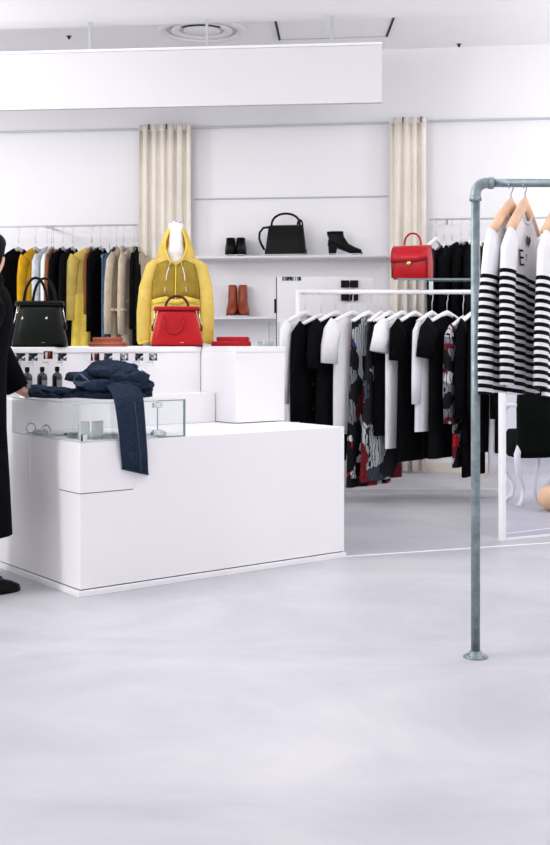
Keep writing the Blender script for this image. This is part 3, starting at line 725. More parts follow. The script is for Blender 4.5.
# ------------------------------------------------------------------ handbags on the counter
def frame_bag(name, label, c, rz, w, h, dpt, m, trim, hm, two=False, loop=False):
    t = thing(name, label, 'handbag', c, rz)
    rows = [rrect(0,0,0.004,w*.49,dpt*.5,28,6), rrect(0,0,.02,w*.5,dpt*.52,28,6), rrect(0,0,h*.45,w*.44,dpt*.46,28,5), rrect(0,0,h*.8,w*.38,dpt*.36,28,5), rrect(0,0,h*.93,w*.36,dpt*.26,28,5)]
    bd = obj('body', MB().loft(rows), m, t, smooth=True)
    obj('base_trim', MB().loft([rrect(0,0,0,w*.495,dpt*.51,28,6), rrect(0,0,.006,w*.5,dpt*.52,28,6)]), trim, t)
    obj('top_flap', MB().loft([rrect(0,-dpt*.02,h*.91,w*.44,dpt*.30,28,5), rrect(0,-dpt*.02,h*.97,w*.445,dpt*.31,28,5), rrect(0,0,h,w*.42,dpt*.25,28,5)]), m, t, bevel=.002)
    obj('flap_piping', MB().tube([(x, y, z-.004) for x, y, z in rrect(0,-dpt*.02,h*.925,w*.447,dpt*.315,28,5)]+[rrect(0,-dpt*.02,h*.925-.004,w*.447,dpt*.315,28,5)[0]], .003, 6), trim, t, smooth=True)
    for s in (-1, 1):
        obj('frame_hinge', MB().tube([(s*w*.40, 0, h*.9), (s*w*.43, 0, h*.72), (s*w*.47, 0, h*.5)], .005, 8), M_chrome, t, smooth=True)
        obj('side_tab', MB().box(s*w*.47-.006, s*w*.47+.006, -.018, .018, h*.38, h*.52), trim, t, bevel=.003)
    R = w*.22
    for i, yy in enumerate((-.025, .025) if two else (0,)):
        xs = -.0 if not two else (-.02 if i == 0 else .02)
        pth = [(xs-R*math.cos(math.pi*k/12), yy, h*(.74 if two else .93) + (h*.76 if two else h*.33)*math.sin(math.pi*k/12)**.8) for k in range(13)]
        if two: pth = [(pth[0][0], yy-.012*(1 if i == 0 else -1), h*.62)] + pth + [(pth[-1][0], yy-.012*(1 if i == 0 else -1), h*.62)]
        ha = obj('handle', MB().tube(pth, .0075, 8), hm, t, smooth=True)
        for q in (0, -1):
            obj('ring', MB().sphere((pth[q][0], pth[q][1]-(.02 if two else 0), pth[q][2]), .006, .005, .008, 10, 6), M_chrome, ha, smooth=True)
    if loop:
        pth = [(-.055*math.cos(math.pi*k/10)-.02, -dpt*.5-.004+.02*(k in (0, 10)), h*.72 - h*.40*math.sin(math.pi*k/10)**.8) for k in range(11)]
        obj('hanging_handle', MB().tube(pth, .0055, 8), m, t, smooth=True)
    obj('logo_plate', MB().box(w*.06, w*.12, -dpt*.515-.002, -dpt*.515, h*.09, h*.105), M_gold, t)
    return t
x = hit_counter(177, .96); c = C(x, .96, TT)
k = c.y/F
frame_bag('frame_handbag', 'shiny red frame handbag standing in front of yellow jacket', c, math.radians(6), 52*k, 40*k, .13, M_red, M_reddark, M_reddark, loop=True)
x = hit_counter(40, .96); c = C(x, .96, TT); k = c.y/F
frame_bag('frame_handbag', 'dark green handbag with two black handles beside the person', c, math.radians(4), 54*k, 46*k, .14, M_greenblack, M_blackleather, M_blackleather, two=True)
# wallets
def wallet(name, label, c, rz, w, dpt, h, m, group):
    t = thing(name, label, 'wallet', c, rz, group)
    obj('body', MB().loft([rrect(0,0,0,w/2*.98,dpt/2*.98,24,8), rrect(0,0,h*.3,w/2,dpt/2,24,8), rrect(0,0,h*.75,w/2,dpt/2,24,8), rrect(0,0,h*.98,w/2*.98,dpt/2*.97,24,8)]), m, t)
    obj('flap', MB().box(-w*.49, w*.49, -dpt*.47, dpt*.1, h*.98, h*1.12), m, t, bevel=.002)
    obj('edge_band', MB().loft([rrect(0,0,h*.44,w/2*1.008,dpt/2*1.01,24,8), rrect(0,0,h*.56,w/2*1.008,dpt/2*1.01,24,8)]), M_reddark if m == M_red else M_tansole, t)
    obj('snap', MB().sphere((0, -dpt*.3, h*1.12), .006, .006, .002, 8, 5), M_gold, t, smooth=True)
x = hit_counter(231, .98); c = C(x, .98, TT)
wallet('wallet', 'red leather wallet at the bottom of the red pair', c, .1, .235, .12, .026, M_red, 'red wallets')
wallet('wallet', 'red leather wallet lying on top of another red one', c+Vector((.012, .0, .0295)), -.08, .19, .11, .024, M_red, 'red wallets')
x = hit_counter(108, .96); c = C(x, .96, TT)
wallet('wallet', 'wide tan leather wallet at the bottom of the tan pair', c, .0, .205, .12, .024, M_tan, 'tan wallets')
wallet('wallet', 'smaller tan leather wallet on top of the wide tan one', c+Vector((0, 0, .0275)), .05, .16, .10, .022, M_tan, 'tan wallets')
# clear cup / glass dish
c = C(hit_counter(266, .75), .75, TT)
t = thing('glass_dish', 'small clear glass dish at right end of counter', 'dish', c)
obj('bowl', MB().lathe([(.03,0),(.045,.004),(.05,.03),(.047,.03),(.042,.007),(.001,.006)], 24), M_clear, t, smooth=True)
obj('rim', MB().tube([(.0485*math.cos(2*math.pi*i/24), .0485*math.sin(2*math.pi*i/24), .03) for i in range(25)], .0015, 6), M_line, t, smooth=True)
c = C(hit_counter(274, .95), .95, TT)
t = thing('photo_stand', 'upright clear acrylic photo stand beside the glass dish', 'stand', c, .2)
obj('pane', MB().box(-.03, .03, -.003, .003, .006, .15), M_glass, t); obj('foot', MB().box(-.035, .035, -.02, .02, 0, .006), M_clear, t)
obj('pane_edge', MB().box(-.032, -.03, -.003, .003, .006, .15), M_edge, t); obj('pane_edge', MB().box(.03, .032, -.003, .003, .006, .15), M_edge, t)

# ------------------------------------------------------------------ bust with sheer yellow hooded jacket
c = C(hit_counter(176, 1.26), 1.26, TT); k = c.y/F; s = k
bz = lambda py: EYE-(py-HY)*k - TT                 # height above the counter for an image row
bu = thing('mannequin_bust', 'white headless mannequin bust standing on the counter', 'mannequin', c, .06)
ns = bz(223)
rows = []
for z, rx, ry in ((.006, .12, .09), (.02, .13, .095), (.22, .10, .06), (.38, .10, .05), (.44, .095, .035), (bz(258), .085, .03), (bz(255), .07, .035), (bz(252), .06, .05), (bz(246), .046, .046), (bz(232), .042, .044), (bz(224), .044, .044), (bz(223), .03, .03)):
    rows.append([(rx*math.cos(2*math.pi*q/24)+ (0), ry*math.sin(2*math.pi*q/24), z) for q in range(24)])
obj('torso', MB().loft(rows), M_mann, bu, smooth=True)
obj('neck_cap', MB().lathe([(.034, bz(223)), (.036, bz(222)), (.01, bz(220.5))], 20), M_chrome, bu, smooth=True)
obj('base', MB().lathe([(.13,0),(.13,.006),(.01,.006)], 30), M_grey, bu)
jk = thing('hooded_jacket', 'sheer yellow hooded jacket worn by the white bust', 'jacket', (c.x, c.y, TT+bz(252)), .06)
Z0 = 0.0; Lj = bz(252)-.012
pt = garment_fn(.145, .165, Lj, .115, .06, .006, 77)
obj('body', shell(pt, .34, .055, .01, 26, 14), F_yellow, jk, smooth=True)
def patch(pt, u0, u1, v0, v1, off, n=10, m_=6):
    mb = MB(); vs = []
    for j in range(m_+1):
        for i in range(n+1):
            p = front(pt, u0+(u1-u0)*i/n, v0+(v1-v0)*j/m_, .34, .055); vs.append(p+Vector((0, -off, 0)))
    mb.add(vs, [(j*(n+1)+i, j*(n+1)+i+1, (j+1)*(n+1)+i+1, (j+1)*(n+1)+i) for j in range(m_) for i in range(n)]); return mb
for u0, u1 in ((-.93, -.03), (.03, .93)):
    obj('chest_panel', patch(pt, u0, u1, .06, .47, .003), F_olive, jk, smooth=True, solid=.002)
obj('zipper', patch(pt, -.025, .025, .08, .95, .005, 2, 10), F_yellow2, jk, smooth=True, solid=.003)
obj('pocket_flap', patch(pt, -.9, .9, .47, .53, .007, 10, 2), F_yellow2, jk, smooth=True, solid=.003)
for sx in (-1, 1):
    pts = [Vector((sx*.105, 0, -.055)), Vector((sx*.142, 0, -.095)), Vector((sx*.172, -.01, -.22)), Vector((sx*.188, -.02, -.36)), Vector((sx*.190, -.03, -Lj+.02)), Vector((sx*.186, -.03, -Lj+.005))]
    mb = MB().tube(pts, [(.035,.03), (.052,.045), (.05,.05), (.047,.046), (.044,.042), (.03,.03)], 14)
    mb.v = [(x+.004*math.sin(z*60), y+.004*math.sin(z*47+1), z) for x, y, z in mb.v]
    sv = obj('sleeve', mb, F_yellow, jk, smooth=True)
    obj('cuff', MB().tube([pts[4], pts[5]+Vector((0, 0, .0))], [(.046,.044), (.036,.034)], 14), F_yellow2, sv, smooth=True)
    obj('drawstring', MB().tube([front(pt, sx*.22, .04, .34, .055)+Vector((0,-.008,0)), front(pt, sx*.34, .22, .34, .055)+Vector((0,-.008,0)), front(pt, sx*.42, .42, .34, .055)+Vector((0,-.009,0))], .0025, 6), F_white, jk, smooth=True)
    obj('toggle', MB().sphere(front(pt, sx*.24, .09, .34, .055)+Vector((0,-.012,0)), .008, .006, .01, 8, 6), mat('toggle_metal', (150, 140, 110), .3, metal=.7), jk, smooth=True)
# hood: open shell around the neck
rows = []
hz = [(-.06, .10, .075), (-.03, .112, .085), (.01, .104, .085), (.05, .092, .08), (.09, .076, .07), (.13, .058, .055), (.16, .036, .04), (.174, .014, .02)]
for i, (z, rx, ry) in enumerate(hz):
    g = .30+.10*(i/7)                              # opening half angle / pi at the front
    op = math.pi*(.03, .12, .2, .25, .25, .22, .18, .12)[i]
    rows.append([(rx*math.sin(op+(2*math.pi-2*op)*q/20)*1.0, -ry*math.cos(op+(2*math.pi-2*op)*q/20)+.02, z-(.02*math.cos(op+(2*math.pi-2*op)*q/20) if i < 2 else 0)) for q in range(21)])
hd = obj('hood', MB().loft(rows, caps=False, closed=False), F_yellow, jk, smooth=True, solid=.006)
for e_ in (0, 20):
    obj('hood_edge', MB().tube([r_[e_] for r_ in rows[:7]], .006, 8), F_yellow2, hd, smooth=True)

# ------------------------------------------------------------------ white panel stand behind the rack, left of it
pY = 8.75
a, bb = P(277, 277, pY), P(347, 278.5, pY-.05)
ps = thing('panel_stand', 'white freestanding panel with dark edge behind the clothes rack', 'panel', (a.x, pY, 0))
wv_ = bb.x-a.x
obj('panel', MB().box(0, wv_, 0, .035, .0, a.z), M_board, ps, bevel=.002)
obj('edge_strip', MB().box(-.008, 0, .002, .033, .9, a.z), M_gap, ps)
obj('sign_strip', MB().box(.04, .185, -.003, 0, a.z-.028, a.z+.002), printed('sign_print', 40, [(.5, (40, 48, 58)), (.3, (96, 106, 116)), (.2, (190, 194, 200))], 3, (1, 1, .1)), ps)
obj('clamp', MB().box(-.022, -.008, -.006, .03, P(0, 313, pY).z, P(0, 299, pY).z), M_black, ps)
for i, (px, py) in enumerate(((345, 284), (354, 284), (345, 296), (354, 296))):
    p = P(px, py, pY-.0)
    t = thing('card_case', ['upper left', 'upper right', 'lower left', 'lower right'][i] + ' of four black card cases on the white panel', 'card case', (p.x, pY-.012, p.z), 0, 'black card cases')
    hs = .027 if i < 2 else .036
    obj('case', MB().box(-.031, .031, -.01, .012, -hs, hs), M_blackleather, t, bevel=.004); obj('flap', MB().box(-.031, .031, -.014, -.01, 0, hs), M_blackleather, t, bevel=.002)
obj('crossbar', MB().box(wv_-.02, wv_+.2, .005, .03, P(0, 303, pY).z, P(0, 278, pY).z), M_board, ps)

# ------------------------------------------------------------------ clothes rack in the middle
RY = 8.2; KZ = RY/F
rz_ = EYE+48*KZ
x0, x1 = (298-CX)*KZ, (512-CX)*KZ
rk = thing('clothes_rack', 'white clothes rack full of black, white and printed garments', 'clothes rack', ((x0+x1)/2, RY, 0))
hw = (x1-x0)/2
obj('rail', MB().tube([(-hw,0,rz_),(hw,0,rz_)], .016, 12), M_white, rk, smooth=True)
for s in (-1, 1):
    obj('post', MB().tube([(s*hw,0,.04),(s*hw,0,rz_+.016)], .016, 12), M_white, rk, smooth=True)
    obj('foot', MB().box(s*hw-.02, s*hw+.02, -.22, .26, .0, .04), M_white, rk, bevel=.004)
obj('base_bar', MB().box(-hw, hw, .2, .23, .03, .06), M_white, rk)
# glass shelf above the rail
gx0 = (396-CX)*KZ-rk.location.x
zsg = EYE+61.0*KZ
obj('glass_shelf', MB().box(gx0, hw, -.08, .18, zsg-.012, zsg), M_glass, rk)
obj('shelf_edge', MB().box(gx0, hw, -.083, -.08, zsg-.013, zsg+.001), M_edge, rk)
for px in (431, 500):
    xx = (px-CX)*KZ-rk.location.x
    obj('shelf_bracket', MB().box(xx-.014, xx+.014, -.012, .012, rz_-.02, zsg-.012), M_chrome, rk)
def rack_at(px, zdrop=.155): return ((px-CX)*KZ, RY, rz_-zdrop)
PRC = [(.40, (14, 14, 18)), (.16, (200, 202, 208)), (.14, (120, 124, 132)), (.10, (108, 24, 34)), (.08, (190, 30, 40)), (.12, (52, 76, 140))]
PR1 = printed('print_dress', 12, [(.26, (14, 14, 18)), (.42, (176, 182, 188)), (.12, (92, 22, 30)), (.07, (46, 62, 112)), (.13, (112, 118, 126))], 1, (1, 1, .5))
PR1b = printed('print_dress_hem', 13, [(.60, (12, 12, 16)), (.14, (160, 28, 38)), (.1, (60, 90, 150)), (.16, (205, 206, 212))], 4)
PR2 = printed('print_skirt', 6, [(.52, (176, 182, 186)), (.26, (26, 28, 34)), (.1, (120, 26, 34)), (.12, (60, 70, 84))], 11)
PR3 = printed('print_top', 14, PRC, 17)
GM = 'garments on the middle clothes rack'
def rack_garment(px, name, label, cat, m, deg=50, drop=.155, **k):
    k.setdefault('wt', .2); k.setdefault('t', .03); k.setdefault('slope', .06)
    hang = k.pop('hl', 'white hanger of the ' + label)
    return garment(name, label, cat, rack_at(px, drop), math.radians(deg), m, rise=drop, group=GM, hanger=hang, **k)
rack_garment(305, 'shirt', 'white shirt hanging first at the left rack end', 'shirt', F_white, 50, wb=.2, L=.95, sl=.5, seed=21, r0=.07, r1=.05)
rack_garment(321, 'coat', 'long black buttoned coat hanging second on the rack', 'coat', F_black, 46, wb=.24, L=1.1, sl=.6, seed=22, extra=buttons(M_gap, 6, -.5, .1, .9, .007), drop=.175)
rack_garment(336, 'dress', 'black dress hanging left of the white short-sleeved tee', 'dress', F_black2, 48, wb=.24, L=1.05, sl=.25, seed=23)
rack_garment(352, 'tee_shirt', 'white short-sleeved tee hanging left of the printed maxi dress', 'tee shirt', F_white, 46, wt=.2, wb=.2, L=.85, sl=.24, out=.05, r0=.085, r1=.08, seed=24)
def hemx(root, pt):
    mb = shell(lambda u, v, s_, n_, d_: tuple(Vector(pt(u, v, s_, 0.01, 0))*1.0 + Vector((0, s_*.006, 0))), .01, 0, 0, 22, 6, v0=.66)
    obj('hem_panel', mb, PR1b, root, smooth=True)
    q = front(pt, -.25, .02)
    obj('bow', MB().sphere((q.x, q.y-.012, q.z), .02, .008, .014, 10, 6), PR1, root, smooth=True)
rack_garment(368, 'maxi_dress', 'long printed maxi dress with dark hem and red blue motifs', 'dress', PR1, 44, wt=.17, wb=.24, L=1.22, sl=0, seed=25, t=.035, extra=hemx, fold=.016)
rack_garment(390, 'jumpsuit', 'black sleeveless jumpsuit hanging right of the printed maxi dress', 'jumpsuit', F_black, 50, wt=.19, wb=.19, L=.86, sl=0, seed=26)
rack_garment(381, 'printed_dress', 'grey printed dress showing below the white tee', 'dress', PR2, 50, wt=.15, wb=.27, L=1.18, sl=0, seed=27, t=.03, fold=.014)
rack_garment(402, 'tee_shirt', 'long white cap-sleeved tee hanging above the grey printed dress', 'tee shirt', F_white, 46, wt=.19, wb=.2, L=.95, sl=.16, out=.07, r0=.09, r1=.085, seed=28)
rack_garment(415, 'dress', 'black dress hanging between two long white tops', 'dress', F_black, 48, wt=.19, wb=.24, L=1.04, sl=.22, seed=29)
rack_garment(432, 'blouse', 'long white blouse hanging left of the black tee', 'blouse', F_white, 50, wt=.18, wb=.22, L=.83, sl=.5, r0=.06, r1=.05, out=.02, seed=30)
rack_garment(447, 'dress', 'black short-sleeved dress hanging right of the long white blouse', 'dress', F_black2, 46, wt=.2, wb=.23, L=1.02, sl=.2, out=.06, r0=.09, r1=.085, seed=31)
rack_garment(463, 'patterned_blouse', 'black blouse with blue and red print hanging near pipe post', 'blouse', PR3, 55, wt=.17, wb=.17, L=1.05, sl=.6, seed=32, t=.025, drop=.19)
rack_garment(473, 'coat', 'long black coat hanging behind the pipe post', 'coat', F_black, 58, wt=.19, wb=.2, L=1.15, sl=.6, seed=33)
rack_garment(487, 'coat', 'black coat hanging just right of the pipe post on the rack', 'coat', F_black2, 55, wt=.19, wb=.2, L=.98, sl=.6, seed=34)
def legs(root, pt):
    for s in (-1, 1):
        obj('trouser_leg', MB().tube([(s*.06, 0, -.3), (s*.065, -.003, -.6), (s*.07, 0, -.9), (s*.075, .0, -1.13)], [(.03,.06),(.032,.055),(.032,.055),(.036,.062)], 12), F_white, root, smooth=True)
rack_garment(497, 'trousers', 'white trousers hanging at the right end of the rack', 'trousers', F_white, 60, wt=.13, wb=.135, L=.36, sl=0, slope=.02, seed=35, band=False, neck=.1, dipf=0, dipb=0, extra=legs)
rack_garment(507, 'coat', 'black coat hanging last at the right rack end', 'coat', F_black, 58, wt=.18, wb=.2, L=.98, sl=.6, seed=36)

# red satchel on the glass shelf
c = Vector(((413.5-CX)*KZ, RY+.05, zsg))
t = thing('satchel', 'red leather satchel with flap and gold clasp on glass shelf', 'handbag', c, math.radians(-24))
w, h, dp = .27, .235, .17
obj('body', MB().loft([[(x, y*(dp/.2), z) for x, y, z in rg] for rg in [
    rrect(0,0,.0,w*.48,.09,28,7), rrect(0,0,.012,w*.5,.1,28,7), rrect(0,0,h*.55,w*.5,.1,28,7), rrect(0,0,h*.8,w*.49,.085,28,6), rrect(0,0,h*.93,w*.48,.055,28,5), rrect(0,0,h,w*.46,.02,28,4)]]), M_red, t, smooth=True)
rows = []
for y, z in ((.02, h+.004), (-.02, h+.003), (-.05, h*.95), (-.078, h*.82), (-.0885, h*.66), (-.089, h*.52)):
    rows.append([(-w*.505, y, z), (-w*.2, y-.001, z), (w*.2, y-.001, z), (w*.505, y, z+ (.02 if z < h*.7 else 0))])
mb = MB(); mb.add([p for r_ in rows for p in r_], [(4*i+j, 4*i+j+1, 4*i+j+5, 4*i+j+4) for i in range(5) for j in range(3)])
fl = obj('flap', mb, mat('red_leather_flap', (184, 14, 30), .33, spec=.3, bump=.05), t, smooth=True, solid=.006)
obj('flap_piping', MB().tube([Vector(p)+Vector((0, -.003, 0)) for p in rows[-1]], .004, 6), M_reddark, fl, smooth=True)
for s in (-1, 1):
    obj('side_piping', MB().tube([(s*w*.485, y, z) for y, z in ((-.075, .01), (-.082, h*.5), (-.072, h*.78), (-.045, h*.92), (0, h*.99), (.045, h*.92), (.072, h*.78), (.082, h*.5), (.075, .01))], .004, 6), M_reddark, t, smooth=True)
obj('clasp', MB().lathe([(.001, -.006), (.017, -.004), (.017, .004), (.001, .006)], 16), M_gold, t, smooth=True, loc=(0, -.096, h*.47), rot=(math.pi/2, 0, 0))
obj('handle', MB().tube([(-.062*math.cos(math.pi*i/14), 0, h-.005+.10*math.sin(math.pi*i/14)**.7) for i in range(15)], [(.013,.007)]*15, 10), M_red, t, smooth=True)
for s in (-1, 1): obj('handle_ring', MB().tube([(s*.062+.012*math.cos(a_), -.012, h-.004+.012*math.sin(a_)) for a_ in [2*math.pi*i/12 for i in range(13)]], .003, 6), M_gold, t, smooth=True)

# ------------------------------------------------------------------ pipe rack in front
PY = 4.17; KP = PY/F
px_ = (475.5-CX)*KP; pz = EYE+157*KP
pr = thing('pipe_rack', 'galvanised pipe clothes rack with floor flange in the foreground', 'clothes rack', (px_, PY, 0))
R = .0165; XE = 1.5
obj('post', MB().tube([(0,0,.008),(0,0,pz-.05)], R, 20), M_pipe, pr, smooth=True)
obj('rail', MB().tube([(.05,0,pz),(XE-.05,0,pz)], R*.92, 20), M_pipe, pr, smooth=True)
def elbow(sx, x):
    pts = [(x, 0, pz-.062), (x, 0, pz-.045)] + [(x+sx*(.04-.04*math.cos(a_)), 0, pz-.04+.04*math.sin(a_)) for a_ in [math.pi/2*i/8 for i in range(9)]] + [(x+sx*.062, 0, pz)]
    e_ = obj('elbow', MB().tube(pts, [.0185]+[.0195]*(len(pts)-2)+[.0185], 20), M_pipe, pr, smooth=True)
    obj('elbow_collar', MB().lathe([(.019, pz-.066), (.0225, pz-.064), (.0225, pz-.05), (.019, pz-.048)], 20, (x, 0, 0)), M_pipe, e_, smooth=True)
    obj('elbow_collar', MB().tube([(x+sx*.047, 0, pz), (x+sx*.064, 0, pz)], .0225, 20), M_pipe, e_, smooth=True)
elbow(1, 0); elbow(-1, XE)
obj('post', MB().tube([(XE,0,.008),(XE,0,pz-.05)], R, 20), M_pipe, pr, smooth=True)
for x in (0, XE):
    fg = obj('flange', MB().lathe([(.044,0),(.044,.005),(.026,.008),(.022,.022),(.017,.024)], 28, (x, 0, 0)), M_pipe, pr, smooth=True)
    for k in range(4): obj('screw', MB().sphere((x+.034*math.cos(.8+k*math.pi/2), .034*math.sin(.8+k*math.pi/2), .006), .004, .004, .003, 8, 5), M_gap, fg)
# striped shirts
def text_mesh(s_, size):
    cu = bpy.data.curves.new('print_text', 'FONT'); cu.body = s_; cu.size = size; cu.resolution_u = 3
    to = bpy.data.objects.new('print_text', cu); COL.objects.link(to)
    bpy.context.view_layer.update()
    me = bpy.data.meshes.new_from_object(to.evaluated_get(bpy.context.evaluated_depsgraph_get()))
    bpy.data.objects.remove(to); return me
def on_front(pt, me, x0, z0, wt, L, off=.004):
    for v in me.vertices:
        x, z = x0+v.co.x, z0+v.co.y
        u = max(-.98, min(.98, x/wt)); vv = max(0, min(1, -z/L)); q = front(pt, u, vv)
        v.co = (x, q.y-off, z)
    return me
M_ink = mat('black_print', (12, 12, 14), .8)
GS = 'striped shirts on the pipe rack'
def striped(px, py_neck, deg, label, hlabel, tilt, L, seed, m, extra=None, wt=.155, sl=.47, out=.045, **k):
    rise = pz-(EYE-(py_neck-HY)*KP)
    return garment('striped_shirt', label, 'shirt', ((px-CX)*KP, PY, pz-rise), math.radians(deg), m, wt=wt, wb=.18, L=L, t=.02, slope=.10, fold=.006, seed=seed, sl=sl, out=out,
                   r0=.055, r1=.045, hanger=hlabel, rise=rise+.0, hangm=M_wood, hook=M_wire, wood=True, group=GS, tilt=tilt, extra=extra, dipf=.06, neck=.34, **k)
S1 = stripes('stripe_a', -.28, .0272, .10); S2 = stripes('stripe_b', -.265, .0272, .10, off=.3); S3 = stripes('stripe_c', -.285, .0272, .12, off=.5)
def er(root, pt):
    me = text_mesh('E', .085)
    for v in me.vertices: v.co.x *= .95
    obj('letter_print', on_front(pt, me, -.118, -.225, .155, .65), M_ink, root)
    obj('letter_print', on_front(pt, text_mesh('r', .055), -.062, -.205, .155, .65), M_ink, root)
    mt_ = mat('blue_tag', (70, 110, 130), .7); q = front(pt, -.15, .36)
    obj('small_mark', MB().box(q.x-.01, q.x+.01, q.y-.005, q.y-.003, q.z-.004, q.z+.004), mt_, root)
def heart(root, pt):
    ring = []
    for i in range(24):
        a_ = 2*math.pi*i/24; ring.append((.0016*16*math.sin(a_)**3, .0016*(13*math.cos(a_)-5*math.cos(2*a_)-2*math.cos(3*a_)-math.cos(4*a_)), 0))
    mb = MB().add(ring, [tuple(range(24))]); me = mb.mesh('heart_print')
    obj('heart_print', on_front(pt, me, -.01, -.13, .155, .65), M_ink, root)
striped(511, 207, 55, 'white and black striped shirt hanging nearest the pipe post', 'wooden hanger holding the striped shirt nearest the post', .02, .67, 41, S1, sl=.5)
striped(525, 206, 60, 'black striped white shirt with letter print and small heart', 'wooden hanger holding the striped shirt with the heart', .02, .68, 42, S2, lambda r_, p_: (er(r_, p_), heart(r_, p_)))
striped(559, 209, 60, 'black striped white shirt cut off by the right picture edge', 'wooden hanger at the right picture edge', .02, .68, 43, S3)

# ------------------------------------------------------------------ standing mirror at right with the things it reflects
mA = Vector(((502.5-CX)/F*6.58, 6.58, 0)); mang = math.radians(26)
mr = thing('standing_mirror', 'white framed standing mirror on the floor behind striped shirts', 'mirror', mA, mang)
MW, MH = .62, 1.55
obj('frame_side', MB().box(0, .026, -.0, .04, 0, MH), M_white, mr, bevel=.002)
obj('frame_side', MB().box(MW-.026, MW, 0, .04, 0, MH), M_white, mr, bevel=.002)
obj('frame_rail', MB().box(.026, MW-.026, 0, .04, MH-.026, MH), M_white, mr, bevel=.002)
obj('frame_rail', MB().box(.026, MW-.026, 0, .04, 0, .012), M_white, mr, bevel=.002)
M_mirror = mat('mirror_silver', (236, 236, 244), .01, metal=1)
obj('mirror_glass', MB().box(.024, MW-.024, .012, .018, .010, MH-.02), M_mirror, mr)
obj('back_board', MB().box(.02, MW-.02, .02, .036, .012, MH-.02), M_board, mr)
mn = Vector((math.sin(mang), -math.cos(mang), 0))
def mirrored(v):
    v = Vector(v); dd = (v-mA-mn*(-.012)).dot(mn); return v - mn*2*dd
# white-legged armchair with dark upholstery (stands right of the frame, seen in the mirror)
vc = P(529, 500, 8.1); rc = mirrored((vc.x, vc.y, 0))
ch = thing('armchair', 'dark green armchair with curved white legs reflected in the mirror', 'chair', (rc.x, rc.y, 0), mang*2-.25)
M_chair = mat('chair_white', (238, 237, 241), .5); F_dkgreen = fabric('dark_green_cloth', (16, 21, 18))
obj('seat', MB().loft([rrect(0,0,.33,.13,.12,24,4), rrect(0,0,.36,.15,.14,24,4), rrect(0,0,.48,.15,.14,24,4), rrect(0,0,.52,.13,.12,24,4)]), F_dkgreen, ch, smooth=True)
obj('backrest', MB().loft([rrect(0,.13,.36,.15,.04,24,4), rrect(0,.14,.7,.16,.04,24,4), rrect(0,.15,1.0,.14,.035,24,4), rrect(0,.155,1.05,.10,.025,24,4)]), F_dkgreen, ch, smooth=True)
for sx in (-1, 1):
    obj('arm', MB().tube([(sx*.15,.13,.70),(sx*.18,.05,.70),(sx*.18,-.06,.64),(sx*.16,-.12,.54),(sx*.14,-.12,.44)], [.014,.017,.017,.016,.015], 10), M_chair, ch, smooth=True)
    for sy in (-1, 1):
        obj('leg', MB().tube([(sx*.12,sy*.11,.44),(sx*.165,sy*.15,.36),(sx*.15,sy*.135,.24),(sx*.08,sy*.075,.12),(sx*.09,sy*.08,.05),(sx*.14,sy*.125,.0)], [.018,.024,.02,.016,.014,.018], 10), M_chair, ch, smooth=True)
vc = P(552, 507, 7.75); rc = mirrored((vc.x, vc.y, 0))
pf = thing('pouf', 'round peach pouf reflected at the mirror right edge', 'pouf', (rc.x, rc.y, 0))
obj('cushion', MB().sphere((0,0,.085), .10, .10, .083, 24, 14), mat('peach_cloth', (236, 196, 158), .7), pf, smooth=True)
obj('button', MB().sphere((0,0,.168), .012, .012, .004, 10, 5), M_tan, pf, smooth=True)

# ------------------------------------------------------------------ person at the left edge
HANG = math.radians(36)
pe = thing('person', 'person in a long black coat leaning over the glass case', 'person', (-1.413, 5.24, 0), HANG)
M_skin = mat('skin', (222, 176, 152), .6, vary=.03)
def skin_body(name, verts, edges, rad, m, parent, sub=2):
    me = bpy.data.meshes.new(name); me.from_pydata(verts, edges, []); me.update()
    o = bpy.data.objects.new(name, me); COL.objects.link(o); o.parent = parent; me.materials.append(m)
    md = o.modifiers.new('skin', 'SKIN'); md.use_smooth_shade = True; md.use_x_symmetry = False
    for i, r_ in enumerate(rad):
        sv = me.skin_vertices[0].data[i]; sv.radius = r_ if isinstance(r_, tuple) else (r_, r_)
        sv.use_root = (i == 0)
    o.modifiers.new('sub', 'SUBSURF').levels = sub; o.modifiers['sub'].render_levels = sub
    return o
V, E_, Rr = [], [], []
def jv(p, r_, par=None):
    V.append(p); Rr.append(r_); i = len(V)-1
    if par is not None: E_.append((par, i))
    return i
pel = jv((0,0,.90), .13); wst = jv((.02,0,1.04), .115, pel); che = jv((.05,0,1.22), .125, wst); nk0 = jv((.075,0,1.36), .075, che)
nk = jv((.09,0,1.43), .05, nk0); h1 = jv((.11,0.03,1.50), .075, nk); h2 = jv((.115,0.035,1.565), .085, h1); h3 = jv((.11,.035,1.62), .055, h2)
nose = jv((.205,.045,1.52), .012, h1)
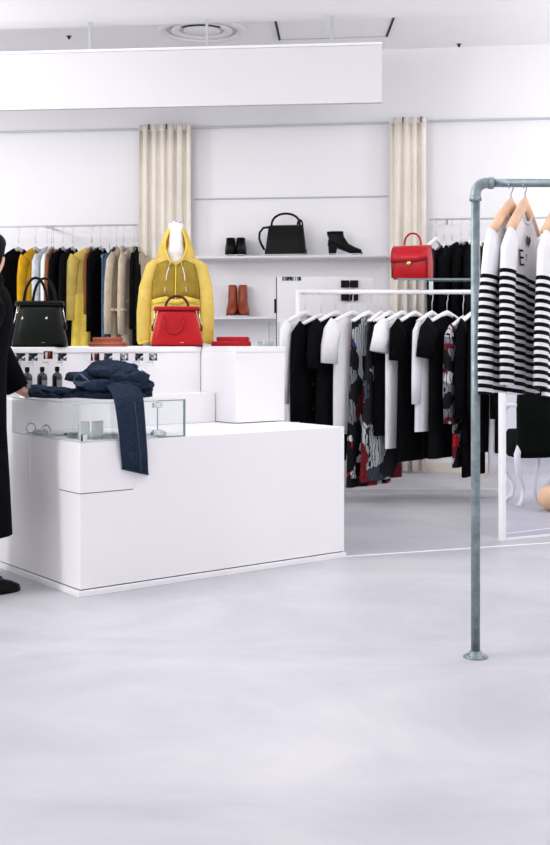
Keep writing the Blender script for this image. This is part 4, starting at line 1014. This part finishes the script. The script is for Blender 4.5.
# left arm (far side) reaching down to the case, right arm hanging
lsh = jv((.06,.16,1.33), .058, che); lel = jv((.24,.235,1.10), .045, lsh); lwr = jv((.345,.225,.915), .027, lel); lp = jv((.385,.215,.885), .032, lwr)
rsh = jv((.05,-.16,1.32), .058, che); rel_ = jv((-.06,-.20,1.08), .045, rsh); rwr = jv((.0,-.165,.90), .027, rel_); rp = jv((.02,-.15,.84), .032, rwr)
for base, dirs in ((lp, [(.075,-.03,-.004),(.082,-.012,-.004),(.078,.008,-.004),(.066,.026,-.004)]), (rp, [(.02,-.0,-.085),(.008,.0,-.09),(-.004,.0,-.085),(-.016,.0,-.07)])):
    b0 = Vector(V[base])
    for q, d_ in enumerate(dirs):
        d_ = Vector(d_); s0_ = Vector(((q-1.5)*.018, 0, 0)) if base == rp else Vector((0, (q-1.5)*.018, 0))
        f1 = jv(tuple(b0+s0_+d_*.35), .009, base); f2 = jv(tuple(b0+s0_+d_*.75+Vector((0,0,.006))), .008, f1); jv(tuple(b0+s0_+d_*1.05-Vector((0,0,.008))), .0065, f2)
    td = Vector((.025,-.05,-.004)) if base == lp else Vector((.05,.0,-.03))
    th1 = jv(tuple(b0+td*.6), .010, base); jv(tuple(b0+td*1.2), .008, th1)
for s in (-1, 1):
    hp = jv((0, s*.09, .86), .085, pel); kn = jv((.02, s*.095, .48), .055, hp); an = jv((-.01, s*.095, .09), .036, kn); jv((.09, s*.1, .045), .03, an)
skin_body('body', V, E_, Rr, M_skin, pe)
# hair: bob
mb = MB(); rows = []
for i in range(12):
    a_ = math.pi*(.02+.80*i/11); ring = []
    for k in range(24):
        b_ = 2*math.pi*k/24; fx = math.cos(b_)
        rr = 1.0 + .03*math.sin(b_*7+i)
        open_ = max(0, fx-.35)*max(0, (i-3.5)/7)          # face opening towards +x
        ring.append((.105+.118*math.sin(a_)**.8*math.cos(b_)*rr*(1-1.1*open_), .035+.105*math.sin(a_)**.8*math.sin(b_)*rr, 1.545+.118*math.cos(a_)+.09*open_*1.2))
    rows.append(ring)
obj('hair', mb.loft(rows), mat('black_hair', (8, 9, 9), .6, spec=.1, vary=.2, scale=40), pe, smooth=True)
for s in (-1, 1):
    obj('eye', MB().sphere((.188, .035+s*.03, 1.545), .008, .011, .008, 10, 6), M_black, pe, smooth=True)
obj('mouth', MB().sphere((.178, .035, 1.475), .008, .02, .005, 10, 6), mat('lips', (176, 96, 92), .5), pe, smooth=True)
# coat
rows = []
for z, cx_, rx, ry in ((.27, .0, .20, .25), (.5, .0, .19, .235), (.75, .0, .175, .22), (.95, .01, .165, .205), (1.08, .025, .155, .195), (1.2, .05, .155, .205), (1.30, .065, .14, .205), (1.365, .075, .115, .17), (1.41, .08, .085, .10), (1.435, .085, .075, .08)):
    rows.append([(cx_+rx*math.cos(2*math.pi*k/28)*(1+.03*math.sin(k*2.6)*(z < .9)), ry*math.sin(2*math.pi*k/28)*(1+.03*math.cos(k*3.1)*(z < .9)), z) for k in range(28)])
ct = obj('coat', MB().loft(rows, caps=False), F_coat, pe, smooth=True, solid=.008)
obj('collar', MB().lathe([(.088, 1.40), (.098, 1.42), (.085, 1.455), (.078, 1.45)], 20, (.085, 0, 0)), F_coat, ct, smooth=True)
obj('coat_sleeve', MB().tube([(.05,.13,1.335),(.075,.185,1.30),(.16,.22,1.2),(.245,.24,1.09),(.30,.235,1.0),(.352,.224,.91)], [.07,.085,.082,.078,.07,.058], 14), F_coat, ct, smooth=True)
obj('coat_sleeve', MB().tube([(.05,-.13,1.33),(.035,-.175,1.29),(-.02,-.20,1.17),(-.06,-.205,1.08),(-.03,-.19,.99),(.0,-.175,.91)], [.07,.085,.08,.075,.068,.06], 14), F_coat, ct, smooth=True)
for s in (-1, 1):
    obj('trouser_leg', MB().tube([(0,s*.09,.84),(.01,s*.095,.5),(-.005,s*.095,.12)], [.1,.075,.058], 14), F_black2, pe, smooth=True)
    sh = []
    for y_, hl_, hw_, z in ((.075,.15,.05,.0),(.075,.152,.052,.012),(.072,.148,.05,.03),(.055,.125,.046,.05),(.02,.08,.042,.075),(.0,.058,.042,.105)):
        sh.append([(y_+hl_*math.cos(2*math.pi*k/20), s*.1+hw_*math.sin(2*math.pi*k/20), z) for k in range(20)])
    so = obj('shoe', MB().loft(sh), M_blackleather, pe, smooth=True)
    obj('shoe_sole', MB().loft([[(x, s*.1+(y-s*.1)*1.03, z) for x, y, z in sh[0]], [(x, s*.1+(y-s*.1)*1.03, .010) for x, y, z in sh[0]]]), M_black, so)
